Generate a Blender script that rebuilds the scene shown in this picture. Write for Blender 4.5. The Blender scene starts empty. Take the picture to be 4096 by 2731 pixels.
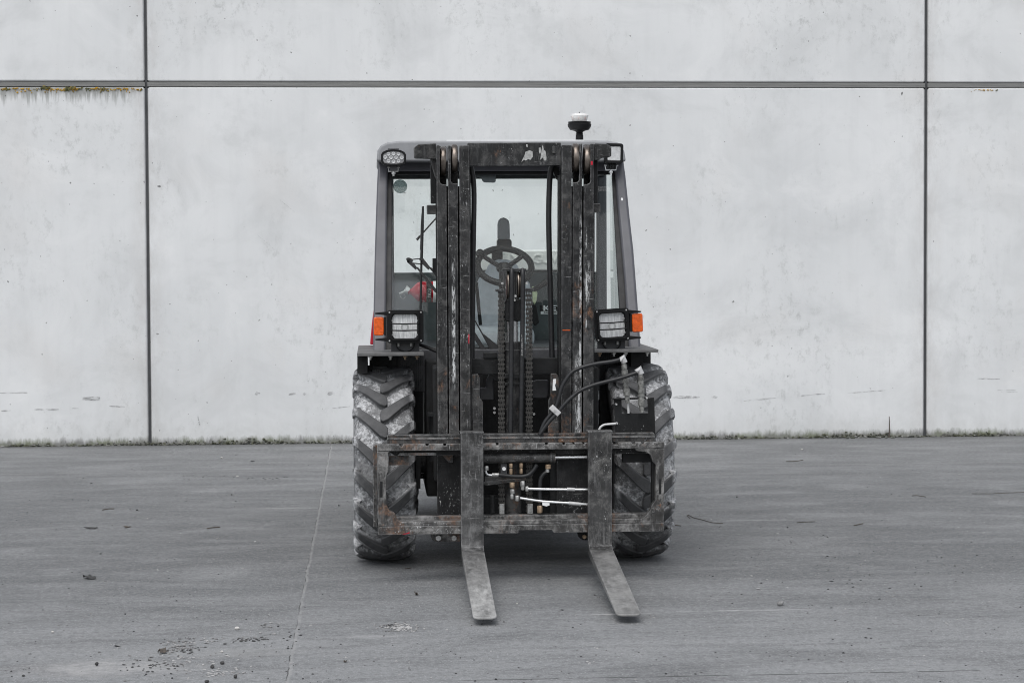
import bpy, math, random
from mathutils import Vector, Matrix
R = math.radians
rnd = random.Random(7)
C = bpy.context.scene.collection
S = bpy.context.scene

# ------------------------------------------------------------------ camera, sky, sun, exposure
CAM_H, FPX, YAW, PITCH, ROLL = 1.54, 8530.0, 4.2, 2.3, -0.0045
cam = bpy.data.objects.new('camera', bpy.data.cameras.new('camera'))
C.objects.link(cam)
cam.data.sensor_width = 36.0
cam.data.lens = FPX / 4096 * 36
cam.data.clip_end = 500
CAM_M = Matrix.Rotation(-R(YAW), 4, 'Z') @ Matrix.Rotation(R(90 - PITCH), 4, 'X') @ Matrix.Rotation(ROLL, 4, 'Z')
CAM_M.translation = (0, 0, CAM_H)
cam.matrix_world = CAM_M
S.camera = cam

w = bpy.data.worlds.new('World'); S.world = w; w.use_nodes = True
wn, wl = w.node_tree.nodes, w.node_tree.links
wn.clear()
sky = wn.new('ShaderNodeTexSky'); sky.sky_type = 'NISHITA'; sky.sun_disc = False
SUN_EL, SUN_AZ = 58, 200          # sun high behind the camera, slightly to its left
sky.sun_elevation = R(SUN_EL); sky.sun_rotation = R(SUN_AZ); sky.dust_density = 2.0; sky.air_density = 1.0
hsv = wn.new('ShaderNodeHueSaturation'); hsv.inputs['Saturation'].default_value = 0.30
bg = wn.new('ShaderNodeBackground'); bg.inputs['Strength'].default_value = 0.13
wo = wn.new('ShaderNodeOutputWorld')
wl.new(sky.outputs[0], hsv.inputs['Color']); wl.new(hsv.outputs[0], bg.inputs[0]); wl.new(bg.outputs[0], wo.inputs[0])

sl = bpy.data.lights.new('sun', 'SUN'); sl.energy = 1.3; sl.angle = R(55); sl.color = (1, 0.985, 0.965)
so = bpy.data.objects.new('sun', sl); C.objects.link(so)
az = R(SUN_AZ)
sun_dir = Vector((math.sin(az) * math.cos(R(SUN_EL)), math.cos(az) * math.cos(R(SUN_EL)), math.sin(R(SUN_EL))))
so.rotation_euler = sun_dir.to_track_quat('Z', 'Y').to_euler(); so.location = (0, 0, 20)
S.view_settings.view_transform = 'Standard'; S.view_settings.look = 'None'
S.view_settings.exposure = 0.52; S.view_settings.gamma = 1.0
S.cycles.max_bounces = 8; S.cycles.transparent_max_bounces = 16
S.cycles.use_denoising = True; S.cycles.filter_width = 1.05

# ------------------------------------------------------------------ node helpers
class NT:
    def __init__(s, name):
        s.m = bpy.data.materials.new(name); s.m.use_nodes = True
        s.t = s.m.node_tree; s.n = s.t.nodes; s.l = s.t.links
        s.n.clear()
        s.out = s.n.new('ShaderNodeOutputMaterial')
        s.tc = s.n.new('ShaderNodeTexCoord')
    def put(s, sock, v):
        if isinstance(v, bpy.types.NodeSocket): s.l.new(v, sock)
        elif v is not None: sock.default_value = v
    def obj(s): return s.tc.outputs['Object']
    def map(s, scale=(1, 1, 1), loc=(0, 0, 0), v=None, rot=(0, 0, 0)):
        n = s.n.new('ShaderNodeMapping'); s.put(n.inputs['Vector'], v or s.obj())
        n.inputs['Scale'].default_value = scale; n.inputs['Location'].default_value = loc
        n.inputs['Rotation'].default_value = rot
        return n.outputs[0]
    def noise(s, scale, detail=4, rough=0.55, v=None, dist=0.0):
        n = s.n.new('ShaderNodeTexNoise'); s.put(n.inputs['Vector'], v or s.obj())
        n.inputs['Scale'].default_value = scale; n.inputs['Detail'].default_value = detail
        n.inputs['Roughness'].default_value = rough; n.inputs['Distortion'].default_value = dist
        return n.outputs['Fac']
    def ramp(s, f, a, b, lo=0.0, hi=1.0):
        n = s.n.new('ShaderNodeMapRange'); n.clamp = True
        s.put(n.inputs[0], f); n.inputs[1].default_value = a; n.inputs[2].default_value = b
        n.inputs[3].default_value = lo; n.inputs[4].default_value = hi
        return n.outputs[0]
    def math(s, op, a, b=0.0, c=0.0):
        n = s.n.new('ShaderNodeMath'); n.operation = op
        s.put(n.inputs[0], a); s.put(n.inputs[1], b); s.put(n.inputs[2], c)
        return n.outputs[0]
    def mul(s, a, b): return s.math('MULTIPLY', a, b)
    def mix(s, f, a, b):
        n = s.n.new('ShaderNodeMix'); n.data_type = 'RGBA'
        s.put(n.inputs[0], f)
        s.put(n.inputs[6], a if isinstance(a, bpy.types.NodeSocket) else tuple(a) + (1,))
        s.put(n.inputs[7], b if isinstance(b, bpy.types.NodeSocket) else tuple(b) + (1,))
        return n.outputs[2]
    def xyz(s, v=None):
        n = s.n.new('ShaderNodeSeparateXYZ'); s.put(n.inputs[0], v or s.obj()); return n.outputs
    def bump(s, h, strength=0.3, dist=0.01):
        n = s.n.new('ShaderNodeBump'); s.put(n.inputs['Height'], h)
        n.inputs['Strength'].default_value = strength; n.inputs['Distance'].default_value = dist
        return n.outputs[0]
    def bsdf(s, col, rough=0.6, metal=0.0, normal=None, spec=0.5, **kw):
        n = s.n.new('ShaderNodeBsdfPrincipled')
        s.put(n.inputs['Base Color'], col if isinstance(col, bpy.types.NodeSocket) else tuple(col) + (1,))
        s.put(n.inputs['Roughness'], rough); s.put(n.inputs['Metallic'], metal)
        s.put(n.inputs['Specular IOR Level'], spec)
        if normal is not None: s.put(n.inputs['Normal'], normal)
        for k, v in kw.items(): s.put(n.inputs[k], v)
        s.l.new(n.outputs[0], s.out.inputs[0])
        return s.m

def steel(name, base, dust=0.5, chips=0.5, rust=0.4, rough=0.5, dustcol=(0.16, 0.16, 0.16), wear=0.5, seed=0.0, low=0.0, paint=(), tip=0.0):
    """painted, scratched and rust-flecked steel; low: grimier towards the ground; paint: smeared paint (x, z from, z to, half width); tip: polished towards a fork's end"""
    t = NT(name); v = t.map(loc=(seed, seed * 1.7, seed * .6))
    x, y, z = t.xyz()
    lowf = t.ramp(z, 1.25, .55) if low else None
    n1 = t.noise(7, 6, .65, v)
    c = t.mix(t.ramp(n1, .35, .65), [q * .55 for q in base], [q * 1.5 for q in base])
    # vertical rub marks worn through the paint
    rub = t.noise(1, 9, .75, t.map((55, 55, 7), (seed, 2, 0)))
    c = t.mix(t.mul(t.ramp(rub, .52, .66), .55 * wear), c, [min(q * 4.5 + .015, .2) for q in base])
    dn = t.noise(14, 12, .78, v, .4)
    if low: dn = t.math('ADD', dn, t.mul(lowf, .07 * low))
    c = t.mix(t.mul(t.ramp(dn, .50, .64), dust), c, dustcol)
    sm = t.noise(5, 8, .7, t.map((1, 1, .5), (seed, 7, 7)), .8)
    c = t.mix(t.mul(t.ramp(sm, .50, .70), .42 * dust), c, [q * 1.1 for q in dustcol])
    sc = t.ramp(t.noise(1, 7, .75, t.map((190, 190, 11), (seed, 0, 0))), .60, .66)
    sc2 = t.ramp(t.noise(1, 7, .75, t.map((13, 140, 170), (0, seed, 0), rot=(0, .5, 0))), .61, .66)
    zone = t.ramp(t.noise(4, 4, .6, t.map(loc=(3 + seed, 5, 1))), .44, .56)
    c = t.mix(t.mul(t.mul(t.math('MAXIMUM', sc, sc2), zone), wear), c, (.36, .36, .36))
    if rust > 0:
        rn = t.noise(4.5, 11, .78, t.map((1, 1, .6), (9 + seed, 2, 4)), .3)
        if low: rn = t.math('ADD', rn, t.mul(lowf, .09 * low))
        r = t.mul(t.ramp(rn, 0.665 - .14 * rust, 0.74 - .14 * rust), .8)
        c = t.mix(r, c, t.mix(t.ramp(t.noise(45, 6, .7), .35, .65), (.045, .028, .020), (.27, .145, .085)))
        r2 = t.mul(t.ramp(t.noise(8, 9, .75, t.map(loc=(2 + seed, 6, 5))), .72 - .10 * rust, .76 - .10 * rust), .7)
        c = t.mix(r2, c, (.33, .16, .09))
    if chips > 0:
        sp = t.mul(t.ramp(t.noise(130, 5, .65, t.map((1, 1, .6), (1, seed, 7))), .61, .66), .95)
        z2 = t.ramp(t.noise(6, 6, .65, t.map(loc=(11, 3 + seed, 8))), .60 - .10 * chips, .68 - .08 * chips)
        c = t.mix(t.mul(sp, z2), c, (.60, .61, .61))
        bn_ = t.noise(19, 9, .78, t.map((1, 1, .35), (seed, 4, 3)), .8)
        if low: bn_ = t.math('ADD', bn_, t.mul(lowf, .03 * low))
        c = t.mix(t.mul(t.ramp(bn_, .69 - .05 * chips, .74 - .05 * chips), .65), c, (.38, .385, .39))
    for (px_, z0_, z1_, hw_) in paint:
        dx = t.math('ABSOLUTE', t.math('SUBTRACT', x, px_))
        f = t.mul(t.ramp(dx, hw_, hw_ * .4), t.mul(t.ramp(z, z0_, z0_ + .08), t.ramp(z, z1_, z1_ - .08)))
        f = t.mul(f, t.ramp(t.noise(1, 9, .8, t.map((75, 75, 16), (px_ * 9, 1, z0_))), .48, .56))
        c = t.mix(t.mul(f, .9), c, (.62, .63, .63))
    if tip:
        f = t.math('ADD', t.ramp(y, -.90, -1.75), t.mul(t.math('SUBTRACT', t.noise(1, 9, .78, t.map((34, 6, 30), (seed, 0, 0))), .5), 2.0))
        c = t.mix(t.mul(t.ramp(f, .12, .95), tip), c, t.mix(t.ramp(t.noise(1, 8, .75, t.map((22, 9, 20), (2, seed, 5))), .38, .62), (.15, .15, .148), (.50, .50, .49)))
        c = t.mix(t.mul(t.ramp(y, -.885, -.93), t.ramp(t.noise(9, 8, .75, t.map((1, .5, 1), (4, seed, 0))), .42, .62, .1, .55)), c, (.26, .258, .25))
    # worn edges
    bn = t.n.new('ShaderNodeBevel'); bn.samples = 4; bn.inputs['Radius'].default_value = .005
    g = t.n.new('ShaderNodeNewGeometry')
    vm = t.n.new('ShaderNodeVectorMath'); vm.operation = 'DOT_PRODUCT'
    t.l.new(bn.outputs[0], vm.inputs[0]); t.l.new(g.outputs['Normal'], vm.inputs[1])
    e = t.mul(t.mul(t.ramp(vm.outputs['Value'], .99, .92), t.ramp(t.noise(34, 7, .7), .40, .55)), min(1, .9 * wear))
    c = t.mix(e, c, (.34, .34, .34))
    rg = t.ramp(t.noise(18, 5), .3, .7, rough - .1, rough + .2)
    return t.bsdf(c, rg, 0.0, t.bump(t.noise(60, 6, .7), .3, .004), .28)

def plain(name, col, rough=.5, metal=0.0, var=.25, sc=30, bump=.1, **kw):
    t = NT(name)
    c = t.mix(t.ramp(t.noise(sc, 6, .65), .3, .7), [x * (1 - var) for x in col], [min(1, x * (1 + var)) for x in col])
    rg = t.ramp(t.noise(sc * .7, 4), .3, .7, max(.02, rough - .08), rough + .08)
    spec = kw.pop('Specular IOR Level', .4)
    return t.bsdf(c, rg, metal, t.bump(t.noise(sc * 3, 4), bump, .003), spec, **kw)

def glass_mat(name, tint, haze=.0, hazecol=(.5, .5, .5), ior=1.24, refl_haze=0.0):
    t = NT(name)
    tr = t.n.new('ShaderNodeBsdfTransparent'); tr.inputs[0].default_value = tuple(tint) + (1,)
    gl = t.n.new('ShaderNodeBsdfGlossy'); gl.inputs['Roughness'].default_value = .02
    gg = t.n.new('ShaderNodeNewGeometry')
    fr = t.n.new('ShaderNodeFresnel'); t.put(fr.inputs[0], t.ramp(gg.outputs['Backfacing'], 0, 1, ior, 1 / ior))   # same reflection from either side of the thin pane
    mx = t.n.new('ShaderNodeMixShader'); t.l.new(fr.outputs[0], mx.inputs[0])
    t.l.new(tr.outputs[0], mx.inputs[1]); t.l.new(gl.outputs[0], mx.inputs[2])
    df = t.n.new('ShaderNodeBsdfDiffuse'); df.inputs[0].default_value = tuple(hazecol) + (1,)
    m2 = t.n.new('ShaderNodeMixShader')
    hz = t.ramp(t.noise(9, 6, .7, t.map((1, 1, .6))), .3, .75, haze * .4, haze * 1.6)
    if refl_haze:      # pale reflection painted in as haze, low down on the left-hand side
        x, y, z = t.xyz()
        hz = t.math('ADD', hz, t.mul(t.mul(t.ramp(z, 1.425, 1.40), t.ramp(t.math('ADD', x, t.mul(t.noise(6, 5), .1)), -.38, -.44)), refl_haze))
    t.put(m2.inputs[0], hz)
    t.l.new(mx.outputs[0], m2.inputs[1]); t.l.new(df.outputs[0], m2.inputs[2])
    t.l.new(m2.outputs[0], t.out.inputs[0])
    return t.m

# ------------------------------------------------------------------ materials
M = {}
M['mast'] = steel('mast_paint', (.015, .0152, .0155), dust=.6, chips=.5, rust=.5, rough=.45, dustcol=(.105, .103, .10), wear=.8, low=1.0, paint=[(-.329, .95, 1.6, .006), (.306, 1.25, 1.62, .010), (.309, 1.30, 1.40, .016), (.273, .98, 1.75, .006)])
M['mast_b'] = steel('mast_paint_b', (.014, .0144, .015), dust=.55, chips=.6, rust=.35, rough=.45, dustcol=(.11, .108, .105), wear=.8, seed=3.3, low=1.0, paint=[(.310, 1.30, 1.52, .014), (.300, 1.15, 1.7, .005), (.350, 1.4, 1.9, .005), (-.329, .9, 1.55, .010)])
M['mast_r'] = steel('mast_paint_r', (.014, .0144, .015), dust=.55, chips=.7, rust=.4, rough=.45, dustcol=(.115, .113, .11), wear=.8, seed=6.2, low=1.0, paint=[(.274, 1.18, 1.74, .007), (.262, .62, 1.10, .018), (.272, .95, 1.2, .006)])
M['black'] = steel('black_paint', (.008, .0085, .009), dust=.15, chips=.30, rust=.0, rough=.55, dustcol=(.05, .05, .05), wear=.12, seed=1.2)
M['dark'] = plain('chassis_black', (.008, .0085, .009), .75, var=.4)
M['carriage'] = steel('carriage_steel', (.045, .044, .043), dust=.95, chips=.55, rust=.70, rough=.55, dustcol=(.24, .236, .23), wear=1.0, seed=5.1, low=.4)
M['inner'] = steel('inner_plate', (.0085, .0085, .009), dust=.25, chips=1.0, rust=.1, rough=.5, dustcol=(.07, .07, .07), wear=.4, seed=8.4)
M['fork'] = steel('fork_steel', (.036, .036, .036), dust=.62, chips=.4, rust=.15, rough=.45, dustcol=(.19, .19, .19), wear=1.0, seed=2.6, tip=.85)
M['fork_r'] = steel('fork_steel_r', (.034, .034, .034), dust=.62, chips=.4, rust=.3, rough=.45, dustcol=(.19, .187, .18), wear=1.0, seed=4.9, tip=.45)
M['cab'] = plain('cab_grey_paint', (.088, .089, .100), .36, var=.12, sc=9, bump=.05)
M['cab_top'] = plain('roof_grey', (.24, .245, .255), .5, var=.15, sc=8, bump=.1)
M['cab_dark'] = plain('cab_dark_grey', (.055, .056, .06), .55, var=.25, sc=12)
M['plastic'] = plain('black_plastic', (.006, .0063, .007), .5, var=.2, sc=40, bump=.05, **{'Specular IOR Level': .22})
M['seal'] = plain('rubber_seal', (.010, .010, .011), .5, var=.2)
M['hose'] = plain('hose_rubber', (.017, .0175, .019), .42, var=.35, sc=50, bump=.2)
M['lamp_dim'] = plain('lamp_backing', (.26, .26, .265), .35, metal=.2, var=.3, sc=90)
M['chrome'] = plain('zinc_tube', (.72, .73, .74), .28, metal=.75, var=.1, sc=30)
M['zinc'] = plain('zinc_fitting', (.42, .42, .41), .42, metal=.55, var=.35, sc=70, bump=.4)
M['coupler'] = plain('dusty_coupling', (.20, .20, .19), .55, metal=.3, var=.7, sc=60, bump=.5)
M['brass'] = plain('rusty_fitting', (.30, .22, .15), .5, metal=.3, var=.5, sc=80, bump=.4)
M['alu'] = plain('light_metal', (.50, .50, .50), .5, metal=.2, var=.15, sc=40)
M['roller'] = plain('roller_steel', (.17, .145, .125), .30, metal=.75, var=.5, sc=14, bump=.2)
M['chain'] = plain('greased_chain', (.075, .072, .068), .35, metal=.5, var=.5, sc=120, bump=.4)
M['plate'] = plain('fender_plate', (.12, .12, .12), .6, var=.3, sc=14, bump=.2)
M['red'] = plain('red_paint', (.42, .012, .030), .3, var=.12, sc=8, bump=.03)
M['red_ext'] = plain('extinguisher_red', (.34, .006, .016), .22, var=.1, sc=8, bump=.02)
M['white'] = plain('white_paint', (.75, .76, .76), .5, var=.06, sc=30, bump=.05)
M['orange'] = plain('orange_lens', (.66, .10, .010), .15, var=.35, sc=60, bump=.4)
M['beige'] = plain('hood_beige', (.80, .81, .78), .55, var=.08, sc=12, bump=.1)
M['bulk'] = plain('bulkhead_grey', (.055, .065, .067), .7, var=.25, sc=10, bump=.2)
M['seat'] = plain('seat_fabric', (.42, .44, .47), .85, var=.15, sc=25, bump=.3)
M['headrest'] = plain('headrest_vinyl', (.19, .195, .21), .55, var=.15, sc=25)
M['tag'] = plain('pale_green_plastic', (.38, .43, .28), .6, var=.3, sc=60)
M['stone_dark'] = plain('dark_stone', (.045, .045, .045), .85, var=.5, sc=80, bump=.6)
M['stone_light'] = plain('light_stone', (.45, .44, .42), .85, var=.25, sc=80, bump=.6)
M['stone_mid'] = plain('grey_stone', (.20, .20, .20), .85, var=.4, sc=60, bump=.6)
M['twig'] = plain('twig_bark', (.08, .068, .058), .85, var=.4, sc=60, bump=.5)
M['glass'] = glass_mat('cab_glass', (.88, .925, .91), .004, (.42, .45, .48), refl_haze=.14)
M['glass_clear'] = glass_mat('clear_glass', (.97, .98, .98), .0)
M['glass_smoke'] = glass_mat('smoked_disc', (.42, .47, .47), .05, (.3, .33, .33))

# headlamp reflector: bright metal seen through ribbed glass
t = NT('headlamp_reflector')
wv = t.ramp(t.noise(1, 3, .6, t.map((330, 40, 22))), .35, .65)
M['reflector'] = t.bsdf(t.mix(wv, (.62, .62, .63), (1.0, 1.0, 1.0)), .25, .0, t.bump(wv, .5, .004))
t = NT('led_lens')
M['led'] = t.bsdf(t.mix(t.noise(90, 3), (.30, .31, .32), (.72, .72, .72)), .15, .1, t.bump(t.noise(60, 2), .5, .004))
t = NT('beacon_lens')
M['beacon'] = t.bsdf((.95, .95, .93), .08, 0, None, .6, **{'Transmission Weight': .45, 'IOR': 1.45})

# tyre rubber, chalky dust caked between the lugs
t = NT('tyre_rubber')
x, y, z = t.xyz()
r = t.math('SQRT', t.math('ADD', t.mul(y, y), t.mul(z, z)))
groove = t.mul(t.ramp(r, .482, .466), t.ramp(r, .395, .43, .25, 1.0))
nz = t.noise(7.5, 7, .68, t.map(loc=(2, 3, 1)), .7)
nz2 = t.noise(55, 10, .82)
d = t.math('MAXIMUM', t.mul(groove, t.ramp(nz2, .3, .7, .15, .45)), t.mul(t.mul(groove, t.ramp(t.math('ADD', nz, t.mul(t.math('SUBTRACT', nz2, .5), .5)), .40, .52)), t.ramp(nz2, .30, .58, .35, 1.0)))
gen = t.mul(t.ramp(t.noise(10, 8, .75, t.map(loc=(8, 1, 2))), .5, .7), .5)
c = t.mix(t.ramp(t.noise(12, 6, .6), .3, .7), (.032, .033, .035), (.075, .076, .078))
c = t.mix(gen, c, (.12, .12, .122))
c = t.mix(t.mul(d, .95), c, t.mix(t.ramp(nz2, .35, .65), (.16, .16, .165), (.62, .63, .64)))
M['tyre'] = t.bsdf(c, .62, 0, t.bump(t.math('ADD', t.noise(120, 5, .7), t.mul(nz, 2.0)), .35, .006))

# concrete wall panels
t = NT('wall_concrete')
x, y, z = t.xyz()
c = t.mix(t.ramp(t.noise(.7, 4, .5), .35, .65), (.585, .596, .600), (.665, .674, .676))
c = t.mix(t.ramp(t.noise(1, 6, .6, t.map((9, 9, 1.1))), .48, .75, 0, .20), c, (.47, .475, .48))
cl = t.noise(1.3, 8, .66, t.map((1, 1, 1.3), (6, 0, 6)), .6)
c = t.mix(t.ramp(cl, .50, .66, 0, .42), c, (.475, .485, .487))
c = t.mix(t.ramp(cl, .46, .34, 0, .5), c, (.70, .705, .705))
edge = t.ramp(t.math('ABSOLUTE', t.math('SUBTRACT', t.math('ABSOLUTE', t.math('SUBTRACT', x, 1.55)), 3.24)), .16, .0)
c = t.mix(t.mul(t.mul(edge, t.ramp(t.noise(7, 8, .75, t.map((1, 1, .4))), .40, .60)), .5), c, (.42, .405, .39))
warm = t.ramp(t.noise(1.3, 3, .5, t.map(loc=(7, 0, 2))), .55, .75, 0, .35)
c = t.mix(warm, c, (.56, .545, .53))
blot = t.mul(t.ramp(t.noise(1.1, 3, .5, t.map(loc=(1.4, 0, 4.2))), .46, .66), t.ramp(t.noise(13, 9, .78, t.map((1, 1, .7))), .52, .68))
c = t.mix(t.mul(blot, .6), c, (.28, .29, .28))
c = t.mix(t.mul(t.ramp(t.noise(2.2, 10, .75, t.map(loc=(3, 0, 9))), .56, .72), .3), c, (.40, .41, .41))
pit = t.mul(t.ramp(t.noise(30, 2, .4), .745, .765), .8)
c = t.mix(pit, c, (.15, .15, .15))
pit2 = t.mul(t.ramp(t.noise(11, 2, .4, t.map(loc=(5, 5, 5))), .775, .785), .9)
c = t.mix(pit2, c, (.13, .13, .13))
# damp, green-grey foot of the wall
h = t.math('ADD', z, t.mul(t.math('SUBTRACT', t.noise(1, 8, .75, t.map((16, 16, 5))), .5), -.16))
splash = t.math('ADD', z, t.mul(t.math('SUBTRACT', t.noise(1, 9, .78, t.map((9, 9, 7))), .5), -.6))
c = t.mix(t.ramp(splash, .20, .0, 0, .25), c, (.36, .36, .345))
c = t.mix(t.ramp(h, .068, .022, 0, .9), c, t.mix(t.ramp(t.noise(3.5, 3), .42, .6), (.17, .17, .165), (.13, .145, .09)))
# dark run-off under the ledge joint of the left-hand panel
run = t.mul(t.ramp(x, -1.7, -1.85, 0, .8), t.mul(t.ramp(z, 2.96, 2.945), t.ramp(t.math('ADD', z, t.mul(t.noise(1, 6, .8, t.map((26, 26, 1.5))), .42)), 3.02, 3.10)))
c = t.mix(t.mul(run, .75), c, (.10, .105, .085))
M['wall'] = t.bsdf(c, .85, 0, t.bump(t.noise(90, 6, .7), .12, .004), .3)
t = NT('joint_sealant')
n = t.noise(1, 7, .7, t.map((2.5, 20, 90)))
M['joint_h'] = t.bsdf(t.mix(n, (.085, .087, .085), (.27, .27, .262)), .8, 0, t.bump(n, .6, .01))
M['joint_v'] = plain('joint_dark', (.050, .052, .055), .7, var=.25, sc=10)

# power-floated concrete yard
t = NT('ground_concrete')
x, y, z = t.xyz()
c = t.mix(t.ramp(t.noise(.45, 5, .55), .3, .7), (.096, .101, .1035), (.125, .130, .133))
near_pale = t.ramp(t.math('ADD', y, t.mul(t.math('SUBTRACT', t.noise(.5, 5, .6), .5), 2.2)), 10.2, 8.3)       # the near part of the yard is paler
c = t.mix(near_pale, c, (.212, .218, .222))
c = t.mix(t.mul(t.ramp(t.math('ADD', y, t.mul(t.noise(.6, 5, .6), 1.5)), 14.6, 16.6), .35), c, (.19, .195, .198))
st = t.noise(1, 8, .66, t.map((.7, 2.2, 1)), 1.6)
c = t.mix(t.ramp(st, .42, .66, 0, .6), c, (.215, .220, .223))
st2 = t.noise(1, 8, .7, t.map((.8, 3.6, 1), (5, 3, 0)), 1.4)
c = t.mix(t.ramp(st2, .46, .66, 0, .55), c, (.085, .087, .090))
bl = t.noise(1.6, 9, .68, t.map((1, 1.6, 1), (3, 3, 0)), .5)
c = t.mix(t.ramp(bl, .50, .68, 0, .40), c, (.26, .265, .268))
c = t.mix(t.ramp(bl, .48, .34, 0, .40), c, (.085, .088, .090))
fine = t.noise(34, 8, .8)
c = t.mix(t.ramp(fine, .50, .66, 0, .5), c, (.30, .305, .307))
c = t.mix(t.ramp(fine, .50, .36, 0, .5), c, (.07, .072, .074))
c = t.mix(t.mul(t.ramp(t.noise(1, 7, .75, t.map((2.2, 22, 1), (1, 8, 0))), .64, .74), .55), c, (.30, .30, .30))
c = t.mix(t.mul(t.ramp(t.noise(120, 3, .6), .56, .66), .6), c, (.42, .42, .425))
c = t.mix(t.mul(t.ramp(t.noise(75, 3, .6, t.map(loc=(4, 4, 0))), .64, .72), .6), c, (.045, .045, .047))
c = t.mix(t.mul(t.ramp(t.noise(38, 2, .5, t.map(loc=(2, 9, 0))), .765, .785), .8), c, (.55, .55, .54))
def spot(px, py, rx, ry, col, amt, sc=6):
    global c
    dx = t.math('DIVIDE', t.math('SUBTRACT', x, px), rx); dy = t.math('DIVIDE', t.math('SUBTRACT', y, py), ry)
    dd = t.math('ADD', t.math('SQRT', t.math('ADD', t.mul(dx, dx), t.mul(dy, dy))), t.mul(t.math('SUBTRACT', t.noise(sc, 8, .75), .5), 2.2))
    c = t.mix(t.mul(t.ramp(dd, 1.0, .35, 0, amt), t.ramp(t.noise(16, 9, .8), .38, .60, .25, 1.0)), c, col)
spot(-.95, 8.05, .42, .20, (.38, .375, .37), .65, 9)
spot(-.50, 8.30, .35, .12, (.30, .30, .295), .5)
spot(-1.62, 8.10, .12, .035, (.50, .50, .50), .8, 12)
spot(1.70, 9.10, .36, .02, (.46, .46, .46), .6, 9)
spot(1.1, 9.06, .2, .015, (.5, .5, .5), .6, 9)
spot(.06, 8.62, .20, .045, (.40, .40, .40), .5, 12)
spot(-.42, 13.1, .30, .05, (.34, .34, .34), .5, 9)
spot(-1.0, 14.1, .16, .05, (.36, .36, .36), .45, 9)
spot(-.8, 15.6, .2, .05, (.36, .36, .36), .4, 9)
spot(.0, 16.4, .9, .35, (.26, .26, .26), .5, 3)
spot(2.35, 12.2, .28, .04, (.36, .36, .36), .45, 9)
# shrinkage joint towards the wall, with pale grout, and a fine joint parallel to it
wob = t.mul(t.math('SUBTRACT', t.noise(3, 5, .7), .5), .03)
xj = t.math('ADD', t.math('ADD', x, .232), t.math('ADD', wob, t.mul(t.math('SUBTRACT', y, 12), -.0055)))
aj = t.math('ABSOLUTE', xj)
c = t.mix(t.mul(t.ramp(aj, .009, .004), t.ramp(t.noise(9, 5, .7), .35, .6, .1, .6)), c, (.30, .30, .295))
c = t.mix(t.mul(t.ramp(t.math('ABSOLUTE', t.math('ADD', xj, .007)), .003, .001), t.ramp(t.noise(4, 4), .45, .55)), c, (.06, .06, .06))
yj = t.math('ABSOLUTE', t.math('ADD', t.math('SUBTRACT', y, 7.69), wob))
c = t.mix(t.mul(t.mul(t.ramp(yj, .008, .003), t.ramp(t.noise(7, 4), .42, .5)), t.ramp(x, .2, .6)), c, (.05, .05, .05))
yk = t.math('ABSOLUTE', t.math('ADD', t.math('SUBTRACT', y, 15.4), wob))
c = t.mix(t.mul(t.ramp(yk, .03, .01), .4), c, (.24, .24, .24))
# grime gathered along the foot of the wall
c = t.mix(t.ramp(t.math('ADD', y, t.mul(t.noise(5, 6, .7), .25)), 17.45, 17.75, 0, .6), c, (.06, .062, .058))
hgt = t.math('ADD', t.noise(70, 5, .7), t.mul(st, 1.5))
M['ground'] = t.bsdf(c, t.ramp(st, .3, .7, .78, .9), 0, t.bump(hgt, .45, .006), .3)

t = NT('moss'); n = t.noise(9, 4)
M['moss'] = t.bsdf(t.mix(t.ramp(n, .4, .6), (.062, .065, .038), (.14, .14, .128)), .95)
t = NT('wall_crumbs'); M['crumb'] = t.bsdf(t.mix(t.ramp(t.noise(14, 3), .4, .6), (.06, .065, .05), (.22, .22, .21)), .95)
t = NT('lichen'); n = t.noise(7, 3)
M['lichen'] = t.bsdf(t.mix(t.ramp(n, .45, .55), (.42, .24, .02), (.10, .10, .04)), .95)
t = NT('pebbles'); n = t.noise(2.3, 6, .8)
M['gravel'] = t.bsdf(t.mix(t.ramp(n, .46, .56), (.035, .035, .036), (.36, .355, .35)), .9)

# scuffs rubbed into the wall: dark film broken up by noise
t = NT('scuff_film')
tr = t.n.new('ShaderNodeBsdfTransparent'); df = t.n.new('ShaderNodeBsdfDiffuse'); df.inputs[0].default_value = (.2, .2, .2, 1)
mx = t.n.new('ShaderNodeMixShader')
t.put(mx.inputs[0], t.mul(t.ramp(t.noise(1, 6, .75, t.map((14, 14, 60))), .42, .62), .6))
t.l.new(tr.outputs[0], mx.inputs[1]); t.l.new(df.outputs[0], mx.inputs[2]); t.l.new(mx.outputs[0], t.out.inputs[0])
M['scuff'] = t.m

# ------------------------------------------------------------------ geometry helpers
LEAN = .04        # the mast leans this much forward per metre
RAKE = -.42       # the windscreen leans back
Z_REF = .6
FORK_POS, FORK_ROT = Vector((.80, 10.80, 0)), -R(.54)
FORK_M = Matrix.Translation(FORK_POS) @ Matrix.Rotation(FORK_ROT, 4, 'Z')
FORK_I = FORK_M.inverted()
def ray(px, py):
    return CAM_M.to_3x3() @ Vector(((px - 2048) / FPX, -(py - 1365.5) / FPX, -1))
def at(px, py, Y, k=0.0):
    """point of the machine (its own axes: x across, y to the rear, z up) measured on the plane y = Y - k (z - Z_REF)"""
    o = FORK_I @ CAM_M.translation; d = FORK_I.to_3x3() @ ray(px, py)
    s = (Y - k * (o.z - Z_REF) - o.y) / (d.y + k * d.z)
    p = o + s * d
    return Vector((p.x, Y, p.z))
def on_ground(px, py):
    d = ray(px, py); return CAM_M.translation + d * (-CAM_H / d.z)
def on_wall(px, py, Y=17.645):
    d = ray(px, py); return CAM_M.translation + d * (Y / d.y)

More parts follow.
